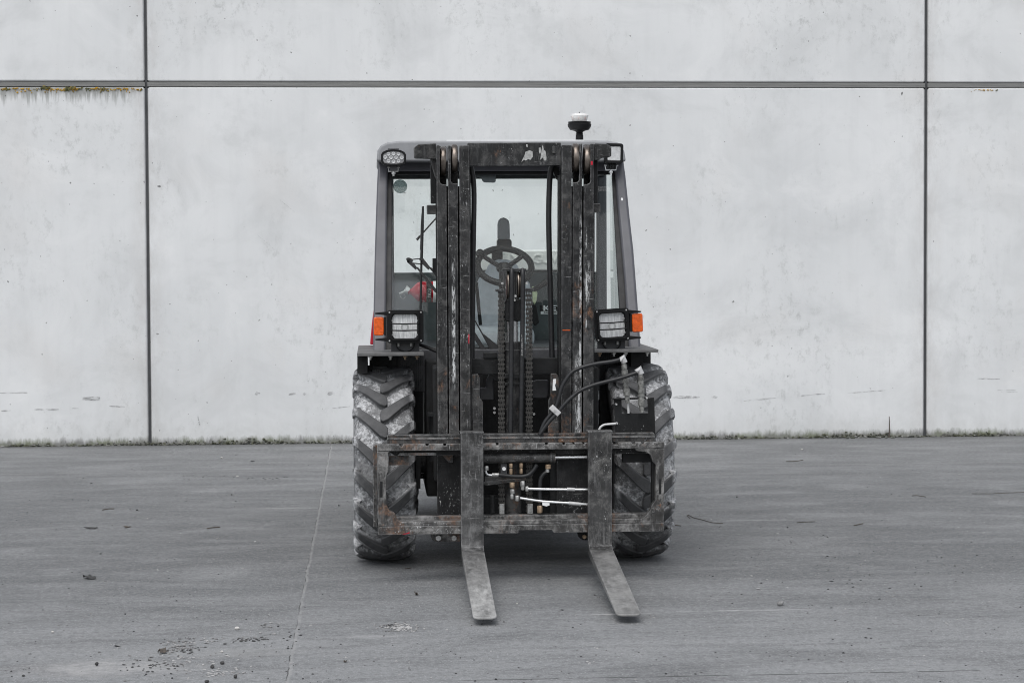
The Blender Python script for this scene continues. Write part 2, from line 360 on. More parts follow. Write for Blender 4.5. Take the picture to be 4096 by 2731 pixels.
class MB:
    def __init__(s, k=0.0): s.v = []; s.f = []; s.k = k
    def add(s, vs, fs):
        b = len(s.v)
        for p in vs: s.v.append((p[0], p[1] - s.k * (p[2] - Z_REF), p[2]))
        for f in fs: s.f.append([i + b for i in f])
        return s
    def box(s, x0, x1, y0, y1, z0, z1):
        return s.prism([(x0, z0), (x1, z0), (x1, z1), (x0, z1)], y0, y1)
    def prism(s, pts, y0, y1):
        n = len(pts)
        a = sum(pts[i][0] * pts[(i + 1) % n][1] - pts[(i + 1) % n][0] * pts[i][1] for i in range(n))
        if a < 0: pts = pts[::-1]
        vs = [(p[0], y0, p[1]) for p in pts] + [(p[0], y1, p[1]) for p in pts]
        fs = [list(range(n)), list(range(2 * n - 1, n - 1, -1))] + [[i, i + n, (i + 1) % n + n, (i + 1) % n] for i in range(n)]
        return s.add(vs, fs)
    def pbox(s, x0, y0, x1, y1, Y, d):
        """box measured by its front rectangle (photo units) on plane Y, going d to the rear"""
        a = at(x0, y0, Y, s.k); b = at(x1, y1, Y, s.k)
        return s.box(a.x, b.x, Y, Y + d, b.z, a.z)
    def ppoly(s, pts, Y, d):
        q = [at(p[0], p[1], Y, s.k) for p in pts]
        return s.prism([(p.x, p.z) for p in q], Y, Y + d)
    def tube(s, pts, r, n=10, cap=True):
        pts = [Vector(p) for p in pts]; m = len(pts)
        rr = r if isinstance(r, (list, tuple)) else [r] * m
        tan = [(pts[min(i + 1, m - 1)] - pts[max(i - 1, 0)]).normalized() for i in range(m)]
        u = tan[0].orthogonal().normalized(); vs = []; fs = []
        for i in range(m):
            u = (u - tan[i] * u.dot(tan[i])).normalized(); v = tan[i].cross(u)
            for j in range(n):
                a = 2 * math.pi * j / n
                vs.append(pts[i] + (u * math.cos(a) + v * math.sin(a)) * rr[i])
        for i in range(m - 1):
            for j in range(n):
                a, b = i * n + j, i * n + (j + 1) % n
                fs.append([a, b, b + n, a + n])
        if cap: fs += [list(range(n - 1, -1, -1)), list(range((m - 1) * n, m * n))]
        return s.add(vs, fs)
    def lathe(s, prof, o, axis='Z', n=32, closed=False):
        """profile of (radius, height) turned about an axis through o"""
        vs = []; fs = []; m = len(prof); o = Vector(o)
        for (r, h) in prof:
            for j in range(n):
                a = 2 * math.pi * j / n; ca, sa = r * math.cos(a), r * math.sin(a)
                p = {'Z': (ca, sa, h), 'X': (h, ca, sa), 'Y': (sa, h, ca)}[axis]
                vs.append(o + Vector(p))
        for i in range(m - 1 + (1 if closed else 0)):
            for j in range(n):
                a, b = i * n + j, i * n + (j + 1) % n
                c_, d_ = ((i + 1) % m) * n + (j + 1) % n, ((i + 1) % m) * n + j
                fs.append([a, b, c_, d_])
        if not closed: fs += [list(range(n - 1, -1, -1)), list(range((m - 1) * n, m * n))]
        return s.add(vs, fs)
    def build(s, name, mat, parent=None, bevel=0.0, seg=2, angle=40, loc=None, label=None):
        me = bpy.data.meshes.new(name); me.from_pydata([tuple(p) for p in s.v], [], s.f); me.update()
        import bmesh
        bm = bmesh.new(); bm.from_mesh(me); bmesh.ops.recalc_face_normals(bm, faces=bm.faces); bm.to_mesh(me); bm.free()
        for mm in (mat if isinstance(mat, list) else [mat]): me.materials.append(M[mm])
        for p in me.polygons: p.use_smooth = True
        me.set_sharp_from_angle(angle=R(angle))
        o = bpy.data.objects.new(name, me); C.objects.link(o)
        if parent: o.parent = parent
        if loc is not None: o.location = loc
        if bevel:
            b = o.modifiers.new('bevel', 'BEVEL'); b.width = bevel; b.segments = seg; b.limit_method = 'ANGLE'; b.angle_limit = R(35)
            b.harden_normals = True
        if label: o['label'] = label
        return o

def smooth_path(pts, n=6):
    pts = [Vector(p) for p in pts]; out = []
    for i in range(len(pts) - 1):
        p0 = pts[max(i - 1, 0)]; p1 = pts[i]; p2 = pts[i + 1]; p3 = pts[min(i + 2, len(pts) - 1)]
        for j in range(n):
            q = j / n
            out.append(.5 * ((2 * p1) + (-p0 + p2) * q + (2 * p0 - 5 * p1 + 4 * p2 - p3) * q * q + (-p0 + 3 * p1 - 3 * p2 + p3) * q ** 3))
    out.append(pts[-1]); return out

def thing(name, label, cat, loc=(0, 0, 0), rz=0.0, group=None, parent=None):
    o = bpy.data.objects.new(name, None); C.objects.link(o); o.location = loc; o.rotation_euler = (0, 0, rz)
    o.empty_display_size = .2
    o['label'] = label; o['category'] = cat
    if group: o['group'] = group
    return o
def tag(o, label, cat, group=None, kind=None):
    if label: o['label'] = label
    if cat: o['category'] = cat
    if group: o['group'] = group
    if kind: o['kind'] = kind
    return o

# ------------------------------------------------------------------ setting: ground and wall
g = MB(); 
g.add([(-60, -40, 0), (60, -40, 0), (60, 60, 0), (-60, 60, 0)], [[0, 1, 2, 3]])
go = g.build('ground', 'ground'); go['kind'] = 'structure'; go['label'] = 'power-floated grey concrete yard'

WY = 17.645
wall = thing('concrete_wall', 'tall pale wall of big concrete panels behind the forklift', 'wall', (0, WY, 0))
XJ = [-14.65, -8.17, -1.69, 4.79, 11.27, 17.75]
for i in range(5):
    for j, (z0, z1) in enumerate([(-.2, 2.932), (2.970, 6.0)]):
        g0 = .0105
        o = MB().box(XJ[i] + g0, XJ[i + 1] - g0, rnd.uniform(0, .003), .20, z0, z1).build('panel', 'wall', wall, bevel=.017, seg=1)
    o = MB().box(XJ[i] + .0105, XJ[i + 1] - .0105, .007, .19, 2.9325, 2.9695).build('joint_strip', 'joint_h', wall)
for x_ in XJ[1:-1]:
    MB().box(x_ - .0098, x_ + .0098, .022, .19, -.2, 6.0).build('joint_seal', 'joint_v', wall)
def scuff(px0, py0, px1, py1, h):
    a, b = on_wall(px0, py0), on_wall(px1, py1); m = MB(); n = max(3, int((b.x - a.x) / .05))
    top = []; bot = []
    for i in range(n + 1):
        q = i / n; p = a.lerp(b, q); e = h * (.35 + .65 * math.sin(math.pi * min(max(q, .04), .96))) * rnd.uniform(.5, 1.1)
        top.append((p.x, p.z + e / 2)); bot.append((p.x, p.z - e / 2))
    y0 = -.0015
    vs = [(p[0], y0, p[1]) for p in top] + [(p[0], y0, p[1]) for p in bot]
    m.add(vs, [[i, i + 1, i + n + 2, i + n + 1] for i in range(n)])
    m.build('scuff_mark', 'scuff', wall)
scuff(2975, 1603, 3130, 1588, .014); scuff(3205, 1582, 3300, 1574, .012); scuff(3390, 1572, 3545, 1560, .012)
scuff(2690, 1588, 2800, 1588, .03); scuff(2845, 1588, 2870, 1587, .03)
scuff(3990, 1560, 4065, 1561, .010); scuff(4005, 1568, 4070, 1568, .010); scuff(3910, 1514, 4000, 1516, .012)
scuff(330, 1594, 400, 1593, .05); scuff(0, 1571, 110, 1570, .014); scuff(5, 1643, 45, 1641, .012)
scuff(130, 1637, 235, 1637, .016); scuff(288, 1633, 315, 1632, .010); scuff(436, 1624, 500, 1626, .012)
scuff(1020, 1574, 1040, 1572, .035); scuff(1155, 1578, 1182, 1572, .035); scuff(1212, 1576, 1222, 1574, .035); scuff(1310, 1576, 1330, 1572, .04)
scuff(1330, 1632, 1400, 1625, .010); scuff(790, 1664, 800, 1700, .05)
for (a_, b_, c_, d_) in [(1030, 940, 1100, 1000), (1120, 800, 1180, 850)]:
    scuff(a_, b_, c_, d_, .006)

def blob(m, c, r, sq=(1, 1, 1), jag=.3):
    """little irregular lump (squashed, jittered icosahedron)"""
    ph = (1 + 5 ** .5) / 2
    base = [(-1, ph, 0), (1, ph, 0), (-1, -ph, 0), (1, -ph, 0), (0, -1, ph), (0, 1, ph), (0, -1, -ph), (0, 1, -ph), (ph, 0, -1), (ph, 0, 1), (-ph, 0, -1), (-ph, 0, 1)]
    F = [(0, 11, 5), (0, 5, 1), (0, 1, 7), (0, 7, 10), (0, 10, 11), (1, 5, 9), (5, 11, 4), (11, 10, 2), (10, 7, 6), (7, 1, 8), (3, 9, 4), (3, 4, 2), (3, 2, 6), (3, 6, 8), (3, 8, 9), (4, 9, 5), (2, 4, 11), (6, 2, 10), (8, 6, 7), (9, 8, 1)]
    rot = Matrix.Rotation(rnd.uniform(0, 6.3), 3, 'Z') @ Matrix.Rotation(rnd.uniform(0, 3), 3, 'X')
    rz = Matrix.Rotation(rnd.uniform(0, 6.3), 3, 'Z')
    vs = []
    for b in base:
        p = rot @ (Vector(b).normalized() * r * rnd.uniform(1 - jag, 1 + jag))
        p = rz @ Vector((p.x * sq[0], p.y * sq[1], p.z * sq[2]))
        vs.append(Vector(c) + p)
    m.add(vs, F)

mo, cr = MB(), MB()
def mossy(x): return .5 + .5 * math.sin(x * 2.1 + 1.3) * math.sin(x * .7 + .4) + .3 * math.sin(x * 6.3)
for i in range(6500):
    x_ = rnd.uniform(-8, 11.5); d_ = mossy(x_)
    d_ += .45 * math.sin(x_ * 3.7 + 2) * math.sin(x_ * 1.13)
    if x_ < 2: d_ += .15
    if rnd.random() > .25 + .7 * d_: continue
    hh = abs(rnd.gauss(0, .010)) * (.5 + max(d_, 0))
    blob(mo if rnd.random() < .74 else cr, (x_, WY - rnd.uniform(.002, .018 + .03 * rnd.random() * (hh < .02)), hh), rnd.uniform(.004, .012), (1.5, .8, .6), .4)
tag(mo.build('moss', 'moss'), 'dark green moss growing along the foot of the wall', 'moss', kind='stuff')
tag(cr.build('concrete_crumbs', 'crumb'), 'grey crumbs and grit gathered along the foot of the wall', 'grit', kind='stuff')
li = MB()
for (px, rr) in [(185, .030), (270, .034), (288, .024), (380, .018), (60, .016), (20, .016), (405, .014), (478, .013), (500, .012), (300, .02), (165, .014), (345, .012), (530, .012), (320, .014), (415, .016)]:
    p = on_wall(px, 349)
    for k in range(5):
        blob(li, (p.x + rnd.gauss(0, rr * .7), WY - .004, 2.915 + rnd.gauss(0, rr * .25)), rr * rnd.uniform(.35, .6), (1.4, .35, .7), .25)
for i in range(170):
    p = on_wall(rnd.uniform(-40, 570), 352)
    blob(li, (p.x, WY - .002, 2.914 - abs(rnd.gauss(0, .012))), rnd.uniform(.004, .009), (1.3, .4, .8), .3)
for i in range(26):
    p = on_wall(rnd.uniform(3885, 4000), 356)
    blob(li, (p.x, WY - .002, 2.915 - abs(rnd.gauss(0, .006))), rnd.uniform(.003, .007), (1.4, .4, .8), .3)
tag(li.build('lichen', 'lichen'), 'orange and green lichen under the horizontal wall joint', 'lichen', kind='stuff')

# ------------------------------------------------------------------ the forklift
FL = thing('forklift', 'black rough-terrain forklift with glazed cab and big lugged tyres', 'forklift', FORK_POS, FORK_ROT)

# wheels
TW, TR = .152, .497
def tyre_mesh(W, Rr, phase, nl=18):
    m = MB(); s = Rr / .497
    half = [(0, .462), (.05, .461), (.10, .455), (.13, .442), (.148, .415), (.153, .375), (.152, .32), (.142, .27), (.122, .242), (.112, .238)]
    k = W / .153
    prof = [(r * s, -x * k) for (x, r) in half[::-1]] + [(r * s, x * k) for (x, r) in half[1:]]
    m.lathe(prof, (0, 0, 0), 'X', 88, closed=True)
    for side in (-1, 1):
        for i in range(nl):
            th0 = phase + 2 * math.pi * i / nl + (math.pi / nl if side > 0 else 0)
            secs = [(-.018, .494, 0.0, .022), (-.006, .497, .004, .034), (.02, .497, .030, .036), (.055, .495, .092, .033), (.09, .491, .160, .030), (.125, .482, .228, .028), (.148, .468, .268, .027), (.158, .440, .285, .023), (.158, .405, .292, .019)]
            vs = []; fs = []
            for j, (x, rt, th, hw) in enumerate(secs):
                rb = min(.455, rt - .02) if j < 6 else rt - .045
                xb = x
                if j >= 6: rb = rt - .02; xb = x - .04
                for (xx, rr, da) in [(xb, rb, -hw * 1.25), (x, rt, -hw), (x, rt, hw), (xb, rb, hw * 1.25)]:
                    a = th0 + th + da / .497 * (1.0)
                    vs.append((xx * k * side, -rr * s * math.cos(a), rr * s * math.sin(a)))
            for j in range(len(secs) - 1):
                for q in range(3):
                    a = j * 4 + q; fs.append([a, a + 1, a + 5, a + 4])
            fs.append([0, 1, 2, 3]); e = (len(secs) - 1) * 4; fs.append([e, e + 1, e + 2, e + 3])
            m.add(vs, fs)
    return m
def wheel(xc, yc, W, Rr, phase, inner):
    ty = tyre_mesh(W, Rr, phase).build('tyre', 'tyre', FL, loc=(xc, yc, Rr), angle=38)
    b = ty.modifiers.new('bevel', 'BEVEL'); b.width = .0035; b.segments = 2; b.limit_method = 'ANGLE'; b.angle_limit = R(38)
    s = Rr / .497
    MB().lathe([(.238 * s, -W * .75), (.245 * s, -W * .78), (.235 * s, -W * .6), (.19 * s, -W * .35), (.09 * s, -W * .3), (.085 * s, -W * .55), (.02, -W * .55), (.02, W * .55), (.085 * s, W * .5), (.09 * s, W * .3), (.19 * s, W * .35), (.235 * s, W * .6), (.245 * s, W * .78), (.238 * s, W * .75)], (0, 0, 0), 'X', 40).build('rim', 'cab_dark', ty)
    return ty
XL = at(1536, 1700, -.3).x; XR = at(2569, 1700, -.3).x
XC = (XL + XR) / 2
print('track', XL, XR, XC)
wheel(XL, 0, .150, TR, .05, 1); wheel(XR, 0, .150, TR, .17, -1)
wheel(XC - .56, 1.75, .12, .38, .3, 1); wheel(XC + .56, 1.75, .12, .38, .1, -1)

# chassis, axle, bodywork
ch = MB()
ch.box(XC - .43, XC + .43, -.18, 2.35, .34, 1.02); ch.box(XC - .30, XC + .43, -.30, 2.2, .26, .345)
ch.box(XC - .40, XC - .34, -.52, -.18, .45, 1.0); ch.box(XC + .34, XC + .40, -.52, -.18, .45, 1.0)
ch.build('chassis', 'dark', FL, bevel=.01)
MB().tube([(XC - .55, 0, TR), (XC + .55, 0, TR)], .085, 20).build('axle', 'black', FL)
m = MB(); m.tube([(XC - .37, -.32, .53), (XC - .37, -.30, .76)], .05, 16); m.tube([(XC - .37, -.36, .76), (XC - .37, -.36, .775)], .062, 16)
m.build('suspension_boss', 'black', FL)
m = MB(); m.prism([(XC - .60, .50), (XC - .46, .50), (XC - .46, .90), (XC - .50, .93), (XC - .56, .86), (XC - .60, .78)], .20, .24); m.build('body_panel', 'cab_dark', FL, bevel=.008)
# hood and counterweight behind the cab
m = MB(); m.box(XC - .58, XC + .58, 1.60, 2.45, .45, 1.40); m.build('counterweight', 'cab_dark', FL, bevel=.05, seg=4)
hd = MB(); a = at(1826, 1001, 1.75); b = at(2335, 1083, 1.75)
hd.box(a.x, b.x, 1.75, 2.3, b.z, a.z)
hood = hd.build('hood', 'beige', FL, bevel=.012)
m = MB(); m.pbox(1800, 1083, 2340, 1089, 1.70, .6); m.build('hood_edge', 'dark', hood)
def text(body, name, loc, size, mat, parent, rot=(R(90), 0, 0), ext=.0006, al='CENTER', bold=0.0, sx=1.0):
    cu = bpy.data.curves.new(name, 'FONT'); cu.body = body; cu.size = size; cu.extrude = ext; cu.align_x = al; cu.align_y = 'CENTER'; cu.offset = bold
    cu.materials.append(M[mat]); o = bpy.data.objects.new(name, cu); C.objects.link(o)
    bpy.context.view_layer.update()
    me = bpy.data.meshes.new_from_object(o); me.materials.clear(); me.materials.append(M[mat]); bpy.data.objects.remove(o)
    o = bpy.data.objects.new(name, me); C.objects.link(o)
    o.location = loc; o.rotation_euler = rot; o.scale = (sx, 1, 1); o.parent = parent
    return o
p = at(2037, 1029, 1.748); text('ZN', 'raised_lettering', p, .075, 'beige', hood, ext=.004)
p = at(2182, 1037, 1.748); text('GUV', 'raised_lettering', p, .075, 'beige', hood, ext=.004)
# red engine cover edge showing at the left
m = MB(); m.ppoly([(1497, 1225), (1506, 1225), (1500, 1378), (1480, 1378), (1487, 1300)], .55, .5); m.build('side_cover', 'red', FL, bevel=.01)

# fenders
for (x0, x1, ya, yb, sx) in [(1428, 1696, 1412, 1423, -1), (2376, 2634, 1399, 1409, 1)]:
    m = MB(); A = at(x0, ya, -.30); B = at(x1, yb, -.30)
    m.box(A.x, B.x, -.30, .62, B.z, A.z)
    f = m.build('fender', 'plate', FL, bevel=.003)
    e = MB()
    if sx < 0:
        e.box(A.x, A.x + .050, -.20, .60, B.z - .09, B.z - .001); e.box(A.x + .060, A.x + .20, -.05, .60, B.z - .12, B.z - .001)
    else:
        e.box(B.x - .115, B.x - .055, -.12, .60, B.z - .10, B.z - .001)
    e.build('fender_flange', 'dark', f)
    e = MB(); e.box(min(A.x, B.x) + .06, max(A.x, B.x), .0, .03, .55, B.z - .002); e.build('wheel_arch', 'dark', f)
    e = MB(); e.box(min(A.x, B.x) + .10, max(A.x, B.x), .05, .08, .80, B.z - .001); e.build('mudguard', 'dark', f)
    for q in ((.20, .5, .72, .9) if sx < 0 else (.1, .32, .5, .84)):
        xx = A.x + (B.x - A.x) * q; e = MB(); zz = B.z
        e.lathe([(.011, zz - .009), (.011, zz)], (xx, -.26, 0), 'Z', 6); e.lathe([(.005, zz - .02), (.005, zz - .008)], (xx, -.26, 0), 'Z', 8)
        e.build('bolt', 'zinc' if q in (.5, .32, .84, .2) else 'brass', f)

# ---------------------------------------------------------------- cab
cab = MB(); a = at(1560, 1398, .06); b = at(2470, 1436, .06)
cab.box(a.x, b.x, .0, 1.26, .85, a.z)
CAB = cab.build('cab', 'cab_dark', FL, bevel=.006)
YC = -.15
zt = at(2000, 684, YC, RAKE).z
def cpoly(pts, name, mat, d=.07, Y=YC, bevel=.012, seg=3, parent=CAB):
    return MB(RAKE).ppoly(pts, Y, d).build(name, mat, parent, bevel=bevel, seg=seg)
cpoly([(1492, 1412), (1494, 1250), (1498, 1050), (1503, 880), (1508, 740), (1513, 640), (1522, 600), (1538, 578), (1556, 574), (1556, 640), (1551, 700), (1548, 900), (1546, 1100), (1543, 1412)], 'pillar', 'cab', .085, bevel=.018, seg=4)
cpoly([(2488, 578), (2466, 568), (2444, 574), (2450, 640), (2462, 700), (2474, 850), (2497, 1100), (2518, 1412), (2566, 1412), (2549, 1180), (2535, 1000), (2519, 860), (2505, 720), (2495, 640)], 'pillar', 'cab', .085, bevel=.018, seg=4)
cpoly([(1552, 638), (2462, 636), (2468, 684), (1552, 686)], 'header', 'cab', .06, Y=YC + .006, bevel=.006)
seal = MB(RAKE)
seal.ppoly([(1544, 690), (1568, 690), (1568, 1400), (1541, 1400)], YC + .03, .03)
seal.ppoly([(2448, 690), (2470, 690), (2486, 950), (2520, 1400), (2488, 1400), (2462, 950)], YC + .032, .03)
seal.ppoly([(1560, 684), (2465, 684), (2465, 699), (1560, 699)], YC + .034, .02)
seal.ppoly([(1560, 1388), (2500, 1388), (2500, 1402), (1560, 1402)], YC + .034, .02)
seal.build('window_seal', 'seal', CAB, bevel=.003)
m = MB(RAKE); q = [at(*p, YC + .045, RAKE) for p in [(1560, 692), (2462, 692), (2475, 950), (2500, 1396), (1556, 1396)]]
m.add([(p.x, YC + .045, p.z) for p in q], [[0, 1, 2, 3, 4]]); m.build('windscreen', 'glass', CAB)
m = MB(); a = at(1600, 1399, .03); b = at(2470, 1404, .03); m.box(a.x, b.x, .025, .06, b.z, a.z); m.build('sill_trim', 'alu', CAB)
# roof
zr0 = at(2000, 640, .42).z; zr1 = at(2000, 567, .42).z
rf = MB(); q = [at(*p, .42) for p in [(1506, 650), (1510, 606), (1522, 588), (1548, 574), (1600, 568), (2420, 567), (2462, 574), (2480, 590), (2490, 612), (2496, 650)]]
rf.prism([(p.x, p.z) for p in q], .32, 1.32)
ROOF = rf.build('roof', 'cab_top', CAB, bevel=.012, seg=3)
m = MB(); a = at(1785, 566, .40); b = at(2330, 573, .40); m.box(a.x, b.x, .34, 1.28, b.z + .0005, a.z + .004); m.build('roof_ridge', 'white', ROOF)
m = MB(); p = at(2218, 560, .8); m.lathe([(.052, -.012), (.05, .004), (.035, .013), (.01, .016)], (p.x, .8, zr1 + .012), 'Z', 28); m.build('roof_vent', 'plastic', ROOF)
# rear of the cab
HX = .60
for sx in (-1, 1):
    m = MB(); m.box(XC + sx * (HX - .0) - .028, XC + sx * HX + .028, 1.18, 1.26, 1.0, zr0); m.build('rear_pillar', 'cab', CAB, bevel=.015, seg=3)
    m = MB(); m.box(XC + sx * .59 - .018, XC + sx * .59 + .018, .46, 1.26, zr0 - .06, zr0); m.build('roof_rail', 'cab_dark', CAB, bevel=.008)
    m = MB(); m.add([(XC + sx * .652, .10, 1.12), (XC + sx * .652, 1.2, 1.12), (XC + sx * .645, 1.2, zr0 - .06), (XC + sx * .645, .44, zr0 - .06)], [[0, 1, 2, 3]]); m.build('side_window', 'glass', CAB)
    m = MB(); m.box(XC + sx * .65 - .02, XC + sx * .65 + .02, .10, 1.26, 1.0, 1.12); m.build('door_panel', 'cab_dark', CAB, bevel=.008)
m = MB(); m.box(XC - HX, XC + HX, 1.20, 1.26, .95, at(2000, 1089, 1.2).z)
BK = m.build('bulkhead', 'bulk', CAB, bevel=.006)
zz = at(2000, 1089, 1.2).z
MB().add([(XC - HX + .03, 1.23, zz), (XC + HX - .03, 1.23, zz), (XC + HX - .03, 1.23, zr0), (XC - HX + .03, 1.23, zr0)], [[0, 1, 2, 3]]).build('rear_window', 'glass_clear', CAB)
MB().box(XC - .62, XC + .62, 1.18, 1.27, zr0 - .07, zr0 - .001).build('rear_header', 'cab_dark', CAB, bevel=.006)
# decal on the bulkhead
p0 = at(2163, 1242, 1.378); px_m = (12.18 / FPX)
dk = MB(); a = at(2162, 1223, 1.1985); b = at(2262, 1244, 1.1985); dk.box(a.x - .004, b.x, 1.1985, 1.1995, b.z - .004, a.z + .004); dk.build('decal_backing', 'dark', BK)
text('KEY', 'decal_lettering', at(2212, 1233, 1.1975), .042, 'white', BK, bold=.0012, sx=1.55)
m = MB(); m.pbox(2163, 1245, 2262, 1256, 1.198, .001); m.build('decal_bar', 'white', BK)
text('SAWES \u2022', 'decal_lettering', at(2206, 1250.5, 1.1965), .014, 'dark', BK, bold=.0003, sx=1.7)

# things on and in the glass
m = MB(RAKE); p = at(1601, 746, YC + .04, RAKE)
m.prism([(p.x + .037 * math.cos(k * math.pi / 16), p.z + .037 * math.sin(k * math.pi / 16)) for k in range(32)], YC + .0505, YC + .052); m.build('glass_sticker', 'glass_smoke', CAB)
cpoly([(1898, 698), (1984, 698), (1983, 727), (1977, 731), (1937, 730), (1930, 724), (1926, 712), (1912, 709), (1899, 718)], 'rear_view_mirror', 'headrest', .02, YC + .09, .004)
# wiper and its linkage
m = MB(RAKE)
def wp(px, py, Y=YC + .0): return at(px, py, Y, RAKE)
m.tube([wp(1693, 826), wp(1690, 900), wp(1686, 1040)], [.004, .0075, .0075], 8); m.tube([wp(1686, 1040), wp(1682, 1240)], .006, 8)
m.build('wiper_arm', 'plastic', CAB)
m = MB(RAKE); m.ppoly([(1688, 826), (1696, 824), (1692, 900), (1687, 1000), (1680, 1000), (1683, 900)], YC + .015, .012); m.build('wiper_blade', 'seal', CAB, bevel=.002)
m = MB(RAKE)
m.ppoly([(1626, 1032), (1636, 1030), (1650, 1036), (1682, 1032), (1682, 1036), (1652, 1040), (1650, 1050), (1682, 1054), (1682, 1058), (1658, 1056), (1670, 1072), (1663, 1080), (1628, 1048)], YC - .012, .008)
m.ppoly([(1684, 1032), (1694, 1034), (1722, 1070), (1714, 1080), (1684, 1052)], YC - .012, .008)
m.ppoly([(1664, 1070), (1672, 1068), (1744, 1155), (1744, 1172), (1738, 1168)], YC - .016, .008)
m.ppoly([(1716, 1072), (1724, 1068), (1748, 1096), (1748, 1108)], YC - .016, .008)
for (px, py) in ((1631, 1037), (1683, 1037)):
    p = at(px, py, YC - .03, RAKE); m.lathe([(.008, -.008), (.008, .012)], (p.x, YC - .02, p.z), 'Y', 12)
m.build('wiper_linkage', 'plastic', CAB, bevel=.001, seg=1)
m = MB(); m.ppoly([(1730, 1033), (1760, 1033), (1760, 1090), (1730, 1090)], .12, .02); m.build('hinge_plate', 'plastic', CAB, bevel=.002)
# wiper at the screen's foot (diagonal arms behind the chain)
m = MB(RAKE)
m.ppoly([(1896, 1280), (1903, 1282), (1955, 1375), (1970, 1404), (1962, 1404), (1948, 1375)], YC - .01, .01)
m.ppoly([(1928, 1330), (1990, 1380), (1990, 1408), (1968, 1402)], YC - .002, .012)
m.ppoly([(1892, 1325), (1900, 1328), (1945, 1398), (1936, 1414), (1892, 1350)], YC - .014, .012)
m.build('wiper_motor_arm', 'plastic', CAB, bevel=.002)
# rear wiper
m = MB(); a = at(1667, 960, 1.2); b = at(1680, 945, 1.2); c_ = at(1745, 872, 1.2)
m.tube([a, b], .007, 8); m.tube([b, c_], .0045, 8); m.build('rear_wiper', 'plastic', CAB)

# seat
st = MB(); st.ppoly([(1895, 1400), (1900, 1200), (1902, 1150), (1920, 1112), (1944, 1095), (1955, 1064), (1972, 1046), (1998, 1037), (2030, 1038), (2056, 1046), (2073, 1064), (2082, 1086), (2100, 1110), (2122, 1135), (2130, 1200), (2134, 1400)], 1.05, .13)
SEAT = st.build('seat', 'seat', FL, bevel=.04, seg=5)
m = MB(); a = at(1890, 1310, .62); b = at(2140, 1390, .62); m.box(a.x, b.x, .62, 1.1, b.z, a.z); m.build('seat_cushion', 'seat', SEAT, bevel=.04, seg=4)
m = MB(); pts = [(1991, 960), (1991, 898), (1994, 883), (2003, 873), (2015, 870), (2027, 873), (2036, 884), (2039, 898), (2041, 960)]; m.ppoly(pts, 1.12, .05); m.build('headrest', 'headrest', SEAT, bevel=.012, seg=3)
m = MB(); m.ppoly([(1989, 990), (1989, 962), (1994, 957), (2042, 957), (2047, 965), (2047, 990)], 1.11, .07); m.build('headrest_mount', 'plastic', SEAT, bevel=.008)
m = MB(); m.pbox(1968, 985, 2011, 1050, 1.14, .05); m.build('headrest_post', 'plastic', SEAT, bevel=.004)
# steering wheel
sw_c = at(2018, 1064, .45)
SW = MB(); n1, n2 = 48, 12; vs = []; fs = []
for i in range(n1):
    for j in range(n2):
        a, b = 2 * math.pi * i / n1, 2 * math.pi * j / n2; rr = .143 + .0175 * math.cos(b)
        vs.append((rr * math.cos(a), rr * math.sin(a), .0175 * math.sin(b)))
        fs.append([i * n2 + j, ((i + 1) % n1) * n2 + j, ((i + 1) % n1) * n2 + (j + 1) % n2, i * n2 + (j + 1) % n2])
SW.add(vs, fs)
sw = SW.build('steering_wheel', 'plastic', FL, loc=sw_c); sw.rotation_euler = (R(90 - 50), 0, R(4))
m = MB()
for a in (R(38), R(142), R(270)): m.tube([(0, 0, -.02), (.07 * math.cos(a), .07 * math.sin(a), -.012), (.14 * math.cos(a), .14 * math.sin(a), 0)], [.014, .012, .012], 8)
m.build('spoke', 'plastic', sw)
MB().lathe([(.03, -.035), (.042, -.02), (.04, -.005), (.02, .002)], (0, 0, 0), 'Z', 24).build('hub', 'plastic', sw)
m = MB(); m.lathe([(.008, -.03), (.012, .0), (.02, .012), (.023, .03), (.015, .043), (.004, .047)], (-.125, .075, 0), 'Z', 16); m.build('spinner_knob', 'plastic', sw)
m = MB(); e = Vector((sw_c.x, .45, sw_c.z)); m.tube([e, e + Vector((0, -.10, -.16)), e + Vector((0, -.14, -.42))], [.03, .035, .05], 12); m.build('steering_column', 'plastic', FL)
# control levers
m = MB(); m.tube([at(2120, 1160, .5), at(2138, 1158, .5), at(2188, 1126, .5)], [.010, .013, .017], 12); m.build('control_lever', 'plastic', FL)
m = MB(); m.tube([at(1905, 1130, .9), at(1922, 1300, .9)], .01); m.build('seat_belt_post', 'plastic', FL)
m = MB(); m.ppoly([(2128, 1144), (2140, 1150), (2150, 1172), (2146, 1205), (2138, 1220), (2131, 1205), (2130, 1172)], .62, .02); m.build('reflective_tag', 'tag', FL, bevel=.004)
m = MB(); m.ppoly([(2130, 1215), (2146, 1220), (2158, 1290), (2140, 1305), (2128, 1290)], .6, .04); m.build('armrest', 'plastic', FL, bevel=.006)

